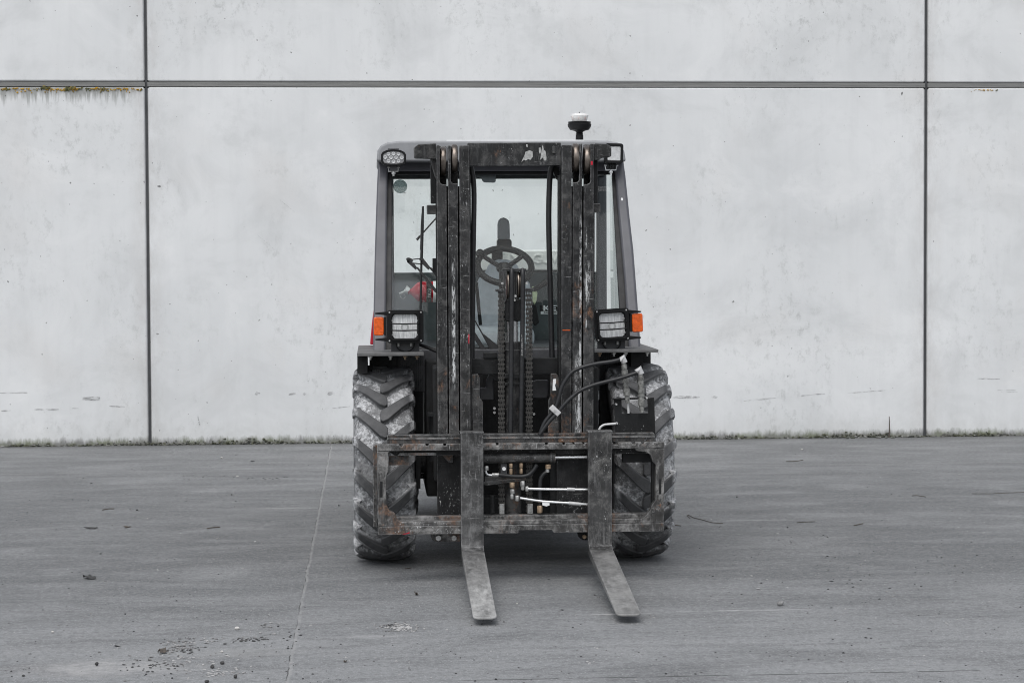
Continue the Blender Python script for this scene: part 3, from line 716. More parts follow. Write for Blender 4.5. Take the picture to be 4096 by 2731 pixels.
# ---------------------------------------------------------------- mast
MY = -.70
m = MB(LEAN)
m.ppoly([(1870, 572), (2244, 570), (2244, 662), (1870, 665)], MY + .012, .05)
MAST = m.build('mast', 'mast_b', FL, bevel=.004, label=None)
m = MB(LEAN); m.ppoly([(1655, 590), (1672, 578), (1745, 574), (1745, 636), (1660, 633), (1656, 628)], MY + .03, .06)
m.ppoly([(1720, 636), (1746, 636), (1746, 720), (1738, 704)], MY + .05, .03); m.build('mast_ear', 'mast', MAST, bevel=.006)
m = MB(LEAN); m.ppoly([(2375, 574), (2428, 576), (2446, 588), (2446, 627), (2408, 631), (2396, 642), (2376, 642)], MY + .03, .06); m.build('mast_ear', 'mast', MAST, bevel=.006)
for pts in ([(1721, 640), (1747, 640), (1747, 815), (1723, 815)], [(2375, 636), (2391, 636), (2391, 815), (2375, 815)]):
    m = MB(LEAN); m.ppoly(pts, MY + .09, .03); m.build('perforated_strip', 'black', MAST, bevel=.003)
for (x0, y0, x1, y1) in ((1708, 820, 1746, 856), (2374, 814, 2402, 850)):
    m = MB(LEAN); m.pbox(x0, y0, x1, y1, MY + .05, .08); m.build('stay_bracket', 'mast', MAST, bevel=.004)
BOT = 1772
def channel(xl, xr, top, nx0, nx1, ny, mat, side, webx, Y=MY):
    """rolled mast channel: front flange with a notch for its roller, web and rear flange"""
    m = MB(LEAN); db = 5.5 if side < 0 else -1.5
    xb0, xb1 = xl + db, xr + db
    if nx0 is None: pts = [(xl, top), (xr, top), (xb1, BOT), (xb0, BOT)]
    elif nx1 >= xr - 1: pts = [(xl, top), (nx0, top), (nx0, ny - 12), (nx0 + 5, ny - 3), (nx0 + 14, ny), (xr, ny), (xb1, BOT), (xb0, BOT)]
    else: pts = [(xl, ny), (nx1 - 14, ny), (nx1 - 5, ny - 3), (nx1, ny - 12), (nx1, top), (xr, top), (xb1, BOT), (xb0, BOT)]
    m.ppoly(pts, Y, .022)
    a, b = webx
    m.ppoly([(a, top + 3), (b, top + 3), (b + db, BOT), (a + db, BOT)], Y + .0225, .13)
    m.ppoly([(xl, top + 3), (xr, top + 3), (xb1, BOT), (xb0, BOT)], Y + .153, .018)
    f = MB(LEAN); k = abs(xl - 2061) * 1e-5
    f.ppoly([(xl - 4, 745), (xr + 4, 745), (xb1 + 4, BOT), (xb0 - 4, BOT)], MY + .085 + k, .012)
    o = m.build('channel', mat, MAST, bevel=.003)
    f.build('channel_web', 'dark', MAST)
    return o
channel(1746, 1786, 582, 1759, 1786, 738, 'mast', -1, (1748, 1757))
channel(1791, 1831, 582, 1803, 1831, 735, 'mast_b', -1, (1793, 1801), MY + .004)
channel(1837, 1877, 582, None, None, 0, 'mast', -1, (1866, 1875), MY - .004)
channel(2247, 2287, 580, None, None, 0, 'mast_b', 1, (2249, 2258), MY - .004)
channel(2291, 2329, 575, 2291, 2317, 730, 'mast_r', 1, (2319, 2327), MY + .004)
channel(2335, 2375, 575, 2335, 2362, 737, 'mast_b', 1, (2364, 2373))
for (x0, x1, y0, y1) in ((1761, 1785, 587, 702), (1806, 1830, 577, 690), (2290, 2315, 573, 690), (2335, 2360, 583, 698)):
    a = at((x0 + x1) / 2, (y0 + y1) / 2, MY + .05, LEAN); w_ = (x1 - x0) / 2 * 10.1 / FPX; rr = (y1 - y0) / 2 * 10.15 / FPX
    m = MB(LEAN); m.lathe([(rr * .75, -w_), (rr * .95, -w_ * .9), (rr, -w_ * .6), (rr, w_ * .6), (rr * .95, w_ * .9), (rr * .75, w_)], (a.x, MY + .072, a.z), 'X', 36); m.build('roller', 'roller', MAST)
m = MB(LEAN); m.pbox(1878, 1433, 2240, 1494, MY + .10, .05); m.build('crossmember', 'black', MAST, bevel=.004)
m = MB(LEAN); m.pbox(1936, 1410, 1990, 1433, MY + .09, .06); m.build('crossmember_block', 'black', MAST, bevel=.004)
m = MB(LEAN); m.ppoly([(1887, 1497), (1912, 1495), (1919, 1510), (1920, 1590), (1932, 1608), (1932, 1735), (1890, 1735)], MY + .03, .03); m.build('guide_plate', 'mast_b', MAST, bevel=.004)
m = MB(LEAN); m.ppoly([(2203, 1494), (2226, 1493), (2239, 1512), (2239, 1735), (2192, 1735), (2194, 1600), (2201, 1585)], MY + .03, .03); m.build('guide_plate', 'mast', MAST, bevel=.004)
m = MB(LEAN); m.ppoly([(2212, 1516), (2224, 1515), (2224, 1530), (2220, 1540), (2225, 1561), (2210, 1562)], MY + .0285, .001); m.build('paint_patch', 'white', MAST)
m = MB(LEAN); m.ppoly([(1958, 1494), (2000, 1494), (2000, 1530), (1975, 1520), (1975, 1600), (1920, 1600), (1920, 1550), (1945, 1550), (1945, 1520)], MY + .2, .03); m.build('valve_cover', 'cab_dark', MAST, bevel=.006)
m = MB(LEAN)
m.ppoly([(2128, 1525), (2150, 1519), (2194, 1520), (2194, 1580), (2186, 1593), (2128, 1593)], MY + .2, .03); m.build('valve_cover', 'cab_dark', MAST, bevel=.006)
for (px, py) in ((1978, 1633), (1978, 1650), (2136, 1656)):
    m = MB(LEAN); p = at(px, py, MY + .16, LEAN); m.lathe([(.006, 0), (.007, .006), (.006, .008)], (p.x, MY + .16, p.z), 'Y', 10); m.build('bolt', 'alu', MAST)
m = MB(); a = at(1930, 1497, -.35); b = at(2200, 1790, -.35); m.box(a.x, b.x, -.35, -.33, b.z, a.z); m.build('front_plate', 'dark', FL)
# paint splashes on the crossbar
for pts in ([(2085, 650), (2090, 638), (2098, 622), (2102, 608), (2118, 602), (2130, 606), (2131, 628), (2122, 640), (2112, 637), (2103, 643), (2096, 639)],
            [(2161, 640), (2164, 616), (2168, 592), (2171, 580), (2176, 600), (2182, 605), (2186, 630), (2185, 643), (2176, 643), (2172, 630)],
            [(2155, 592), (2162, 590), (2165, 605), (2160, 617), (2156, 608)], [(2104, 578), (2110, 578), (2111, 590), (2106, 588)]):
    m = MB(LEAN); m.ppoly(pts, MY + .0105, .001); m.build('paint_splash', 'zinc', MAST)
m = MB(LEAN); m.ppoly([(2250, 1319), (2281, 1319), (2281, 1322), (2250, 1322)], MY - .0048, .001); m.build('orange_line', 'orange', MAST)
m = MB(LEAN); m.ppoly([(1873, 1335), (1878, 1340), (1877, 1374), (1874, 1374)], MY - .0048, .001); m.build('red_mark', 'red', MAST); m = MB(LEAN); m.ppoly([(2363, 645), (2371, 645), (2371, 660), (2363, 660)], MY - .0012, .001); m.build('red_mark', 'red', MAST)

# centre lift cylinder with its sheave head
CY = MY + .045
m = MB(LEAN); a = at(2052, 1375, CY, LEAN); b = at(2052, 2050, CY, LEAN)
m.tube([(a.x, CY + .02, a.z), (a.x, CY + .02, b.z)], .040, 24); m.tube([(a.x, CY + .02, a.z + .01), (a.x, CY + .02, a.z - .03)], .044, 24)
LC = m.build('lift_cylinder', 'mast_b', MAST)
m = MB(LEAN); c1 = at(2052, 1190, CY, LEAN); m.tube([(a.x, CY + .02, c1.z), (a.x, CY + .02, a.z)], .026, 24); m.build('piston_rod', 'chrome', LC)
m = MB(LEAN); m.pbox(2022, 1195, 2086, 1285, CY - .01, .07); m.build('rod_head', 'black', LC, bevel=.008)
m = MB(LEAN); m.pbox(2014, 1082, 2025, 1205, CY - .02, .09); m.pbox(2093, 1082, 2102, 1205, CY - .02, .09); m.pbox(2056, 1085, 2068, 1200, CY - .005, .07); m.pbox(2012, 1075, 2104, 1084, CY - .02, .09)
m.pbox(1984, 1157, 2016, 1167, CY - .03, .06); m.pbox(2100, 1153, 2134, 1164, CY - .03, .06)
m.build('sheave_bracket', 'mast_b', LC, bevel=.002)
m = MB(LEAN)
for xx in (2041, 2082):
    p = at(xx, 1140, CY, LEAN); w_ = .014
    m.lathe([(.03, -w_), (.072, -w_), (.072, -w_ * .6), (.062, -w_ * .3), (.062, w_ * .3), (.072, w_ * .6), (.072, w_), (.03, w_)], (p.x, CY + .04, p.z), 'X', 32)
m.build('sheave', 'roller', LC)
for (px, py) in ((2009, 1134), (2106, 1133), (2061, 1184), (2058, 1200)):
    m = MB(LEAN); p = at(px, py, CY - .03, LEAN); m.lathe([(.006, -.01), (.006, .012)], (p.x, CY - .03, p.z), 'Y', 6); m.build('bolt', 'zinc', LC)
for (xa, xb, nm) in ((2047, 2042, 0), (2091, 2083, 1)):
    pts = [at(xa, 1100, CY - .035, LEAN), at(xa - 1, 1300, CY - .04, LEAN), at((xa + xb) / 2, 1500, CY - .045, LEAN), at(xb, 1760, CY - .05, LEAN)]
    pts = [pts[0] + Vector((0, .07, .020)), pts[0] + Vector((0, .03, .018))] + pts
    hh = MB(LEAN).tube(smooth_path(pts, 5), .0115, 10).build('hydraulic_hose', 'hose', LC)
    if nm:
        p = at(2088, 1380, CY - .055, LEAN)
        text('IS MULTITEX GE/19', 'hose_lettering', (p.x, CY - .0535 - LEAN * (p.z - Z_REF), p.z), .012, 'zinc', hh, rot=(R(90), R(90), R(0)), ext=.0002)
# leaf chains
def chain(x0, x1, y0, y1, Y):
    m = MB(LEAN); a = at(x0, y0, Y, LEAN); b = at(x1, y1, Y, LEAN); W = (b.x - a.x); p = .0215; n = int((a.z - b.z) / p)
    for i in range(n):
        zc = a.z - (i + .5) * p
        cols = (0, 2, 4, 6) if i % 2 == 0 else (1, 3, 5)
        cw = W / 7
        for q in cols:
            xx = a.x + cw * q
            zz0, zz1 = zc - p * .80, zc + p * .80; dd = .009
            m.prism([(xx + .0004, zz0), (xx + cw - .0004, zz0), (xx + cw - .0004, zz1), (xx + .0004, zz1)], Y - dd + (0 if i % 2 else .003), Y + dd)
        m.tube([(a.x - .002, Y, zc + p / 2), (b.x + .002, Y, zc + p / 2)], .0045, 8)
    return m.build('chain', 'chain', MAST)
chain(1993, 2018, 1168, 2062, CY - .01); chain(2104, 2129, 1164, 2062, CY - .01)
for (x0, x1) in ((1998, 2018), (2110, 2132)):
    m = MB(LEAN); m.pbox(x0, 2015, x1, 2058, CY - .03, .02); m.build('chain_anchor', 'zinc', MAST, bevel=.002)
for (px0, px1, dy) in ((2012, 2016, .02), (2122, 2118, .03)):
    MB(LEAN).tube(smooth_path([at(px0, 1240, CY + .05, LEAN), at(px0 + 1, 1400, CY + .05, LEAN), at(px1, 1600, CY + .05, LEAN), at(px1, 1800, CY + .04, LEAN)], 5), .008, 8).build('hydraulic_hose', 'hose', MAST)
m = MB(LEAN); m.pbox(2020, 1495, 2100, 1512, CY - .035, .02); m.build('hose_strap', 'black', MAST, bevel=.002)
m = MB(LEAN); m.pbox(2020, 1530, 2100, 1540, CY - .030, .02); m.build('hose_strap', 'black', MAST, bevel=.002)
# feed hoses inside the mast
for pts in ([(1884, 668), (1893, 720), (1896, 800), (1893, 1000), (1888, 1432)],):
    MB(LEAN).tube(smooth_path([at(px, py, MY + .13, LEAN) for (px, py) in pts], 5), .013, 10).build('hydraulic_hose', 'hose', MAST)
pts = [(2236, 655), (2212, 662), (2202, 690), (2197, 760), (2195, 900), (2201, 1150), (2208, 1430)]
MB(LEAN).tube(smooth_path([at(px, py, MY + .12, LEAN) for (px, py) in pts], 5), .0135, 10).build('hydraulic_hose', 'hose', MAST)
m = MB(LEAN); m.ppoly([(2212, 668), (2238, 668), (2238, 728), (2226, 716), (2214, 692)], MY + .14, .02); m.build('hose_guard', 'plastic', MAST)
m = MB(LEAN); m.ppoly([(2237, 700), (2247, 700), (2245, 1770), (2235, 1770)], MY + .02, .10); m.ppoly([(1876, 700), (1883, 700), (1888, 1770), (1881, 1770)], MY + .03, .10); m.build('guide_rail', 'black', MAST)
m = MB(LEAN); m.pbox(2210, 585, 2222, 614, MY + .0, .012); m.build('stop_block', 'mast', MAST, bevel=.003)

# ---------------------------------------------------------------- carriage
KY = -.80
m = MB(LEAN)
def bar(m, pts, Y, d): m.ppoly(pts, Y, d)
# top bar with teeth
tl = [(1509, 1776)]
for (n0, n1) in ((1597, 1612), (1702, 1716), (1773, 1786), (1984, 1996), (2180, 2194), (2250, 2262), (2290, 2300), (2330, 2340), (2452, 2472), (2527, 2543), (2565, 2577)):
    sl_ = lambda X: 1777 - (X - 1509) / 1149 * 9.5
    tl += [(n0, sl_(n0)), (n0 + 2, sl_(n0) + 9), (n1 - 2, sl_(n1) + 9), (n1, sl_(n1))]
tl += [(2658, 1767), (2658, 1792), (1509, 1804)]
bar(m, tl, KY, .05)
CAR = m.build('carriage', 'carriage', FL, bevel=.003)
CAR.name = 'carriage'
m = MB(LEAN); bar(m, [(1511, 2105), (2655, 2091), (2655, 2124), (2395, 2127), (2215, 2130), (2209, 2119), (2075, 2120), (2073, 2132), (1512, 2139)], KY, .05); m.build('lower_bar', 'carriage', CAR, bevel=.003)
m = MB(LEAN); bar(m, [(1560, 2086), (2620, 2072), (2640, 2090), (1540, 2104)], KY + .006, .05)
bar(m, [(1575, 2066), (2600, 2052), (2600, 2068), (1575, 2083)], KY + .05, .05); m.build('lower_ledge', 'carriage', CAR, bevel=.004)
m = MB(LEAN); bar(m, [(1509, 1805), (1553, 1804), (1554, 1880), (1545, 1905), (1543, 2010), (1556, 2040), (1580, 2055), (1588, 2078), (1612, 2090), (1612, 2104), (1512, 2104)], KY + .003, .045); m.build('side_post', 'carriage', CAR, bevel=.004)
m = MB(LEAN); bar(m, [(1492, 1786), (1509, 1778), (1509, 2108), (1493, 2106)], KY + .03, .05); m.build('side_plate', 'mast', CAR, bevel=.003)
m = MB(LEAN); bar(m, [(2658, 1793), (2656, 2090), (2560, 2090), (2562, 2076), (2585, 2058), (2600, 2040), (2608, 2018), (2622, 1998), (2624, 1860), (2610, 1845), (2602, 1820), (2585, 1808), (2545, 1803), (2540, 1794)], KY + .003, .045); m.build('side_post', 'carriage', CAR, bevel=.004)
m = MB(LEAN); bar(m, [(2608, 1840), (2622, 1840), (2620, 2000), (2608, 2020)], KY + .05, .05); m.build('side_plate', 'dark', CAR)
for (x_, y0_, y1_) in ((1525, 1925, 1988), (2640, 1915, 1975)):
    m = MB(LEAN); m.ppoly([(x_ - 5, y0_), (x_ + 5, y0_), (x_ + 5, y1_), (x_ - 5, y1_)], KY + .0015, .001); m.build('slot', 'dark', CAR)
m = MB(LEAN); m.pbox(1555, 1822, 1637, 1860, KY + .05, .02); m.build('stop_plate', 'mast', CAR, bevel=.003)
m = MB(LEAN); m.pbox(2490, 1812, 2606, 1848, KY + .09, .03); m.build('stop_plate', 'dark', CAR, bevel=.003)
m = MB(LEAN); bar(m, [(1600, 1811), (1745, 1809), (1745, 1820), (1590, 1822)], KY + .03, .03); m.build('under_lip', 'carriage', CAR, bevel=.002)
# hook bar
m = MB(LEAN); bar(m, [(1548, 1742), (1552, 1739), (2614, 1729), (2619, 1736), (2619, 1765), (1548, 1776)], KY + .035, .05)
HB = m.build('hook_bar', 'mast_b', CAR, bevel=.006)
m = MB(LEAN); bar(m, [(1550, 1752), (2619, 1742), (2619, 1748), (1550, 1757)], KY + .031, .003); m.build('hook_lip', 'carriage', HB)
m = MB(LEAN); bar(m, [(1548, 1800), (2600, 1792), (2600, 1812), (1580, 1822)], KY + .06, .04); m.build('rear_rail', 'inner', CAR)
# plates inside
m = MB(LEAN); m.pbox(1748, 1822, 1843, 2064, KY + .12, .03); m.build('carriage_plate', 'inner', CAR, bevel=.004)
m = MB(LEAN); m.pbox(2226, 1803, 2352, 2056, KY + .10, .03); m.build('carriage_plate', 'inner', CAR, bevel=.004)
m = MB(LEAN); m.pbox(2200, 1803, 2226, 2056, KY + .12, .03); m.build('carriage_plate', 'black', CAR, bevel=.004)
m = MB(LEAN); m.ppoly([(1772, 1812), (1812, 1812), (1812, 1850), (1796, 1850), (1776, 1830)], KY + .1, .02); m.build('gusset', 'mast', CAR, bevel=.003)
m = MB(LEAN); m.ppoly([(1935, 1928), (2105, 1912), (2105, 1920), (1945, 1942), (1936, 1936)], KY + .06, .03); m.ppoly([(1940, 1905), (2100, 1905), (2100, 1915), (1940, 1928)], KY + .07, .02); m.build('link_bar', 'mast', CAR, bevel=.003)
m = MB(LEAN); m.pbox(1935, 2056, 2352, 2084, KY + .11, .03); m.build('base_rail', 'black', CAR)
m = MB(LEAN); m.ppoly([(1664, 1800), (1682, 1800), (1682, 1955), (1665, 1950)], KY + .45, .05); m.build('tie_rod', 'dark', CAR)
# side-shift cylinder
m = MB(LEAN); a = at(1925, 1833, KY + .05, LEAN); b = at(2220, 1829, KY + .05, LEAN)
m.tube([(a.x, KY + .05, a.z), (b.x, KY + .05, b.z)], .0235, 20); m.tube([(b.x - .02, KY + .05, b.z), (b.x, KY + .05, b.z)], .026, 20)
SS = m.build('side_shift_cylinder', 'mast_b', CAR)
m = MB(LEAN); c1 = at(2348, 1827, KY + .05, LEAN); m.tube([(b.x, KY + .05, b.z), (c1.x, KY + .05, c1.z)], .0075, 16); m.build('piston_rod', 'chrome', SS)
# bright pipes and fittings
Yp = KY + .035
def pipe(pts, r, mat, name='pipe', par=CAR, Y=Yp, n=6): return MB(LEAN).tube(smooth_path([at(px, py, Y, LEAN) for (px, py) in pts], n), r, 12).build(name, mat, par)
pipe([(2112, 1954), (2200, 1956), (2352, 1957)], .0062, 'chrome')
pipe([(2080, 1991), (2168, 2004), (2273, 2011), (2352, 2017)], .0062, 'chrome')
def nut(px, py, w_, h_, mat, Y=Yp):
    p = at(px, py, Y, LEAN); ww, hh = w_ * 10.02 / FPX / 2, h_ * 10.02 / FPX / 2
    m = MB(LEAN); m.lathe([(ww * .8, p.z - hh), (ww, p.z - hh * .8), (ww, p.z + hh * .8), (ww * .8, p.z + hh)], (p.x, Y, 0), 'Z', 6); m.build('fitting', mat, CAR)
for a in [(2108, 1954, 15, 20, 'zinc'), (2069, 1992, 17, 22, 'zinc'), (1947, 1872, 16, 18, 'zinc'), (2044, 1862, 14, 18, 'brass'), (2044, 1885, 14, 22, 'brass'), (2085, 1862, 14, 20, 'brass'), (2085, 1884, 13, 20, 'brass'), (2049, 1939, 20, 22, 'brass'), (2050, 1965, 18, 18, 'zinc'), (2048, 1985, 14, 20, 'zinc'),
          (2091, 1934, 19, 22, 'zinc'), (2091, 1952, 14, 14, 'zinc'), (2193, 1866, 22, 18, 'brass'), (2190, 1882, 15, 14, 'zinc'), (2159, 2036, 22, 30, 'brass')]: nut(*a)
pipe([(1943, 1880), (1945, 1890), (1952, 1898), (1968, 1900)], .0055, 'chrome')
pipe([(1968, 1898), (1996, 1898)], .009, 'zinc', 'crimp', n=2)
pipe([(1994, 1898), (2060, 1905), (2105, 1902), (2130, 1885), (2148, 1858)], .010, 'hose', 'hydraulic_hose')
pipe([(2186, 1888), (2170, 1900), (2160, 1930), (2160, 2010), (2158, 2030)], .010, 'hose', 'hydraulic_hose', Y=KY + .055)
pipe([(2268, 1956), (2284, 1956), (2300, 1957)], .0085, 'alu', 'crimp', n=2); pipe([(2275, 2011), (2324, 2016)], .0085, 'alu', 'crimp', n=2)
m = MB(LEAN); m.ppoly([(2169, 2010), (2198, 2011), (2198, 2020), (2186, 2024), (2170, 2020)], Yp - .01, .004); m.build('paper_tag', 'white', CAR)
m = MB(LEAN); m.ppoly([(2003, 1855), (2028, 1855), (2028, 1895), (2003, 1895)], KY + .055, .02); m.build('gauge_block', 'cab_dark', CAR)
p = at(2016, 1874, KY + .05, LEAN); m = MB(LEAN); m.lathe([(.009, -.004), (.009, .006)], (p.x, KY + .05, p.z), 'Y', 16); m.build('gauge', 'white', CAR)
pipe([(1969, 1980), (1970, 2050)], .011, 'black', 'post', Y=KY + .07)
pipe([(2395, 1722), (2402, 1708), (2416, 1699), (2436, 1696), (2463, 1694)], .0055, 'alu', 'pipe', Y=KY + .03)
# coupling bracket
m = MB(LEAN); bar(m, [(2456, 1596), (2486, 1596), (2488, 1653), (2593, 1652), (2590, 1592), (2617, 1588), (2623, 1768), (2462, 1735)], KY + .09, .012)
BR = m.build('coupling_bracket', 'black', CAR, bevel=.002)
m = MB(LEAN); m.ppoly([(2454, 1594), (2590, 1590), (2590, 1596), (2454, 1600)], KY + .06, .035); m.build('bracket_bar', 'plastic', BR, bevel=.002)
for (px, py) in ((2466, 1617), (2588, 1592), (2469, 1693)):
    m = MB(LEAN); p = at(px, py, KY + .055, LEAN); m.lathe([(.004, 0), (.005, .01), (.005, .035)], (p.x, KY + .055, p.z), 'Y', 8); m.build('bolt', 'alu', BR)
def coupler(x0, y0, x1, y1, Y, segs):
    a = at(x0, y0, Y, LEAN); b = at(x1, y1, Y, LEAN); m = MB(LEAN); pts = []; rr = []
    for (q, r) in segs: pts.append(a.lerp(b, q)); rr.append(r)
    # keep order strictly advancing
    m.tube(pts, rr, 12)
    return m.build('coupling', 'coupler', BR)
segs = [(0, .011), (.12, .011), (.122, .014), (.2, .014), (.202, .012), (.23, .012), (.232, .0155), (.36, .0155), (.362, .0145), (.40, .0145), (.402, .016), (.52, .016), (.522, .0135), (.56, .0135), (.562, .0165), (.6, .0165), (.602, .0125), (.66, .0125), (.662, .0165), (.82, .0165), (.822, .012), (.93, .012), (.932, .010), (1, .010)]
coupler(2494, 1440, 2511, 1612, KY + .06, segs)
coupler(2562, 1485, 2567, 1650, KY + .06, segs)
pipe([(2511, 1605), (2514, 1652)], .006, 'alu', 'pipe', BR, KY + .07, 3)
for (px, py) in ((2491, 1432), (2558, 1477)):
    m = MB(LEAN); p = at(px, py, KY + .06, LEAN); m.tube([p + Vector((-.014, 0, -.012)), p + Vector((0, 0, .002)), p + Vector((.008, 0, -.022))], [.014, .017, .015], 10); m.build('elbow', 'alu', BR)
pipe([(2159, 1738), (2178, 1690), (2204, 1655), (2222, 1630), (2234, 1595), (2250, 1541), (2281, 1495), (2319, 1472), (2383, 1455), (2446, 1446), (2480, 1438)], .0095, 'hose', 'hydraulic_hose', Y=KY + .03)
pipe([(2160, 1736), (2195, 1688), (2232, 1648), (2255, 1620), (2287, 1588), (2325, 1560), (2383, 1537), (2478, 1513), (2548, 1490)], .0095, 'hose', 'hydraulic_hose', Y=KY + .022)
m = MB(LEAN); m.ppoly([(2212, 1618), (2246, 1650), (2230, 1666), (2196, 1635)], KY + .008, .03); HC = m.build('hose_clamp', 'alu', CAR, bevel=.003)
p = at(2220, 1643, KY, LEAN); m = MB(LEAN); m.lathe([(.006, 0), (.007, .006)], (p.x, KY + .003, p.z), 'Y', 8); m.build('bolt', 'zinc', HC)
# tow brackets under the bar
m = MB(LEAN); m.ppoly([(1724, 2128), (1842, 2128), (1842, 2166), (1740, 2167), (1728, 2158), (1722, 2142)], KY + .06, .03); TB = m.build('bolt_plate', 'carriage', CAR, bevel=.006)
for px in (1754, 1816):
    m = MB(LEAN); p = at(px, 2151, KY + .05, LEAN); m.lathe([(.013, 0), (.015, .004), (.015, .014)], (p.x, KY + .047, p.z), 'Y', 6); m.build('bolt', 'zinc', TB)
m = MB(LEAN); m.ppoly([(2308, 2124), (2352, 2124), (2352, 2160), (2330, 2160), (2314, 2146)], KY + .06, .03); TB = m.build('bolt_plate', 'dark', CAR, bevel=.004)
p = at(2338, 2146, KY + .05, LEAN); m = MB(LEAN); m.lathe([(.009, 0), (.011, .004), (.011, .014)], (p.x, KY + .047, p.z), 'Y', 6); m.build('bolt', 'brass', TB)
# small red paint mark on lower bar
m = MB(LEAN); m.ppoly([(1610, 2136), (1616, 2133), (1626, 2132), (1634, 2128), (1640, 2127), (1638, 2131), (1626, 2135)], KY - .001, .0008); m.build('red_mark', 'red', CAR)

# forks: upright shank, bend and tapering blade as one bar
def fork(x0, x1, ytop, yheel, tipx0, tipx1, tipy, mat):
    Y = KY - .048
    a = at(x0, ytop, Y, LEAN); b = at(x1, yheel, Y, LEAN)
    xl, xr = a.x, b.x; zt_, zh = a.z, b.z
    yh = Y - LEAN * (zh - Z_REF); yt = Y - LEAN * (zt_ - Z_REF)
    # tip: 1.10 m ahead of the shank
    T0 = at(tipx0, tipy, Y - 1.10); T1 = at(tipx1, tipy, Y - 1.10)
    print('fork', xl, xr, zt_, zh, 'tip', T0, T1)
    zt2 = T0.z; th = .042
    # side outline of the upper/front surface, then the under/back surface
    up = [(yt, zt_, 1)]
    for q in (.3, .6, .9): up.append((yt + (yh - yt) * q, zt_ + (zh - zt_) * q, 1))
    R0 = .05
    up += [(yh - .004, zh + .004, 1), (yh - .014, zh - .012, 1), (yh - .035, zh - .022, 1)]
    y_s, z_s = yh - .035, zh - .022
    y_e = Y - 1.10
    prof = []
    for i in range(1, 13):
        q = i / 12; prof.append((y_s + (y_e - y_s) * q, z_s + (zt2 - z_s) * q))
    vs = []; fs = []
    def ring(pu, pd, w0, w1):
        vs.extend([(w0, pu[0], pu[1]), (w1, pu[0], pu[1]), (w1, pd[0], pd[1]), (w0, pd[0], pd[1])])
    for (yy, zz, _) in up[:4]: ring((yy, zz), (yy + th, zz), xl, xr)
    ring((up[4][0], up[4][1]), (up[4][0] + .040, up[4][1] - .010), xl, xr)
    ring((up[5][0], up[5][1]), (up[5][0] + .030, up[5][1] - .035), xl, xr)
    ring((up[6][0], up[6][1]), (up[6][0] + .004, up[6][1] - .042), xl, xr)
    mw = (xl + xr) / 2; 
    for i, (yy, zz) in enumerate(prof):
        q = (i + 1) / 12; t_ = .040 * (1 - q) + .012 * q
        w_ = (xr - xl) / 2 * (1 - .06 * q)
        ring((yy, zz), (yy, zz - t_), mw - w_, mw + w_)
    # rounded nose
    hw = (xr - xl) / 2 * .94
    for dq, wq in ((.014, .97), (.027, .88), (.037, .72), (.043, .50)):
        ring((y_e - dq, zt2 - .02 * dq - .001), (y_e - dq, zt2 - .011), mw - hw * wq, mw + hw * wq)
    n = len(vs) // 4
    for i in range(n - 1):
        for q in range(4):
            a_ = i * 4; fs.append([a_ + q, a_ + (q + 1) % 4, a_ + 4 + (q + 1) % 4, a_ + 4 + q])
    fs.append([0, 3, 2, 1]); fs.append([(n - 1) * 4 + k for k in range(4)])
    return MB().add(vs, fs).build('fork', mat, FL, bevel=.004, angle=30)
fk1 = fork(1843, 1935, 1732, 2176, 1893, 1992, 2460, 'fork')
fk2 = fork(2354, 2448, 1727, 2170, 2462, 2560, 2448, 'fork_r')
for fk, (x0, x1, y_) in zip((fk1, fk2), ((1841, 1936, 1728), (2352, 2450, 1723))):
    m = MB(LEAN); m.pbox(x0, y_, x1, y_ + 6, KY - .05, .085); m.build('fork_hook', 'fork', fk, bevel=.002)

# ---------------------------------------------------------------- lamps
def rrect(cx, cz, w_, h_, r, rot=0.0, n=5):
    pts = []
    for (sx, sz, a0) in ((1, 1, 0), (-1, 1, 90), (-1, -1, 180), (1, -1, 270)):
        for i in range(n + 1):
            a = R(a0 + 90 * i / n); pts.append((sx * (w_ - r) + r * math.cos(a), sz * (h_ - r) + r * math.sin(a)))
    c_, s_ = math.cos(rot), math.sin(rot)
    return [(cx + p[0] * c_ - p[1] * s_, cz + p[0] * s_ + p[1] * c_) for p in pts]
def frame(m, outer, inner, y0, y1):
    n = len(outer); vs = [(p[0], y0, p[1]) for p in outer] + [(p[0], y0, p[1]) for p in inner] + [(p[0], y1, p[1]) for p in outer] + [(p[0], y1, p[1]) for p in inner]
    fs = []
    for i in range(n):
        j = (i + 1) % n
        fs += [[i, j, n + j, n + i], [2 * n + i, 3 * n + i, 3 * n + j, 2 * n + j], [i, 2 * n + i, 2 * n + j, j], [n + i, n + j, 3 * n + j, 3 * n + i]]
    m.add(vs, fs)
HYL = -.22
U = (10.8 + HYL) / FPX
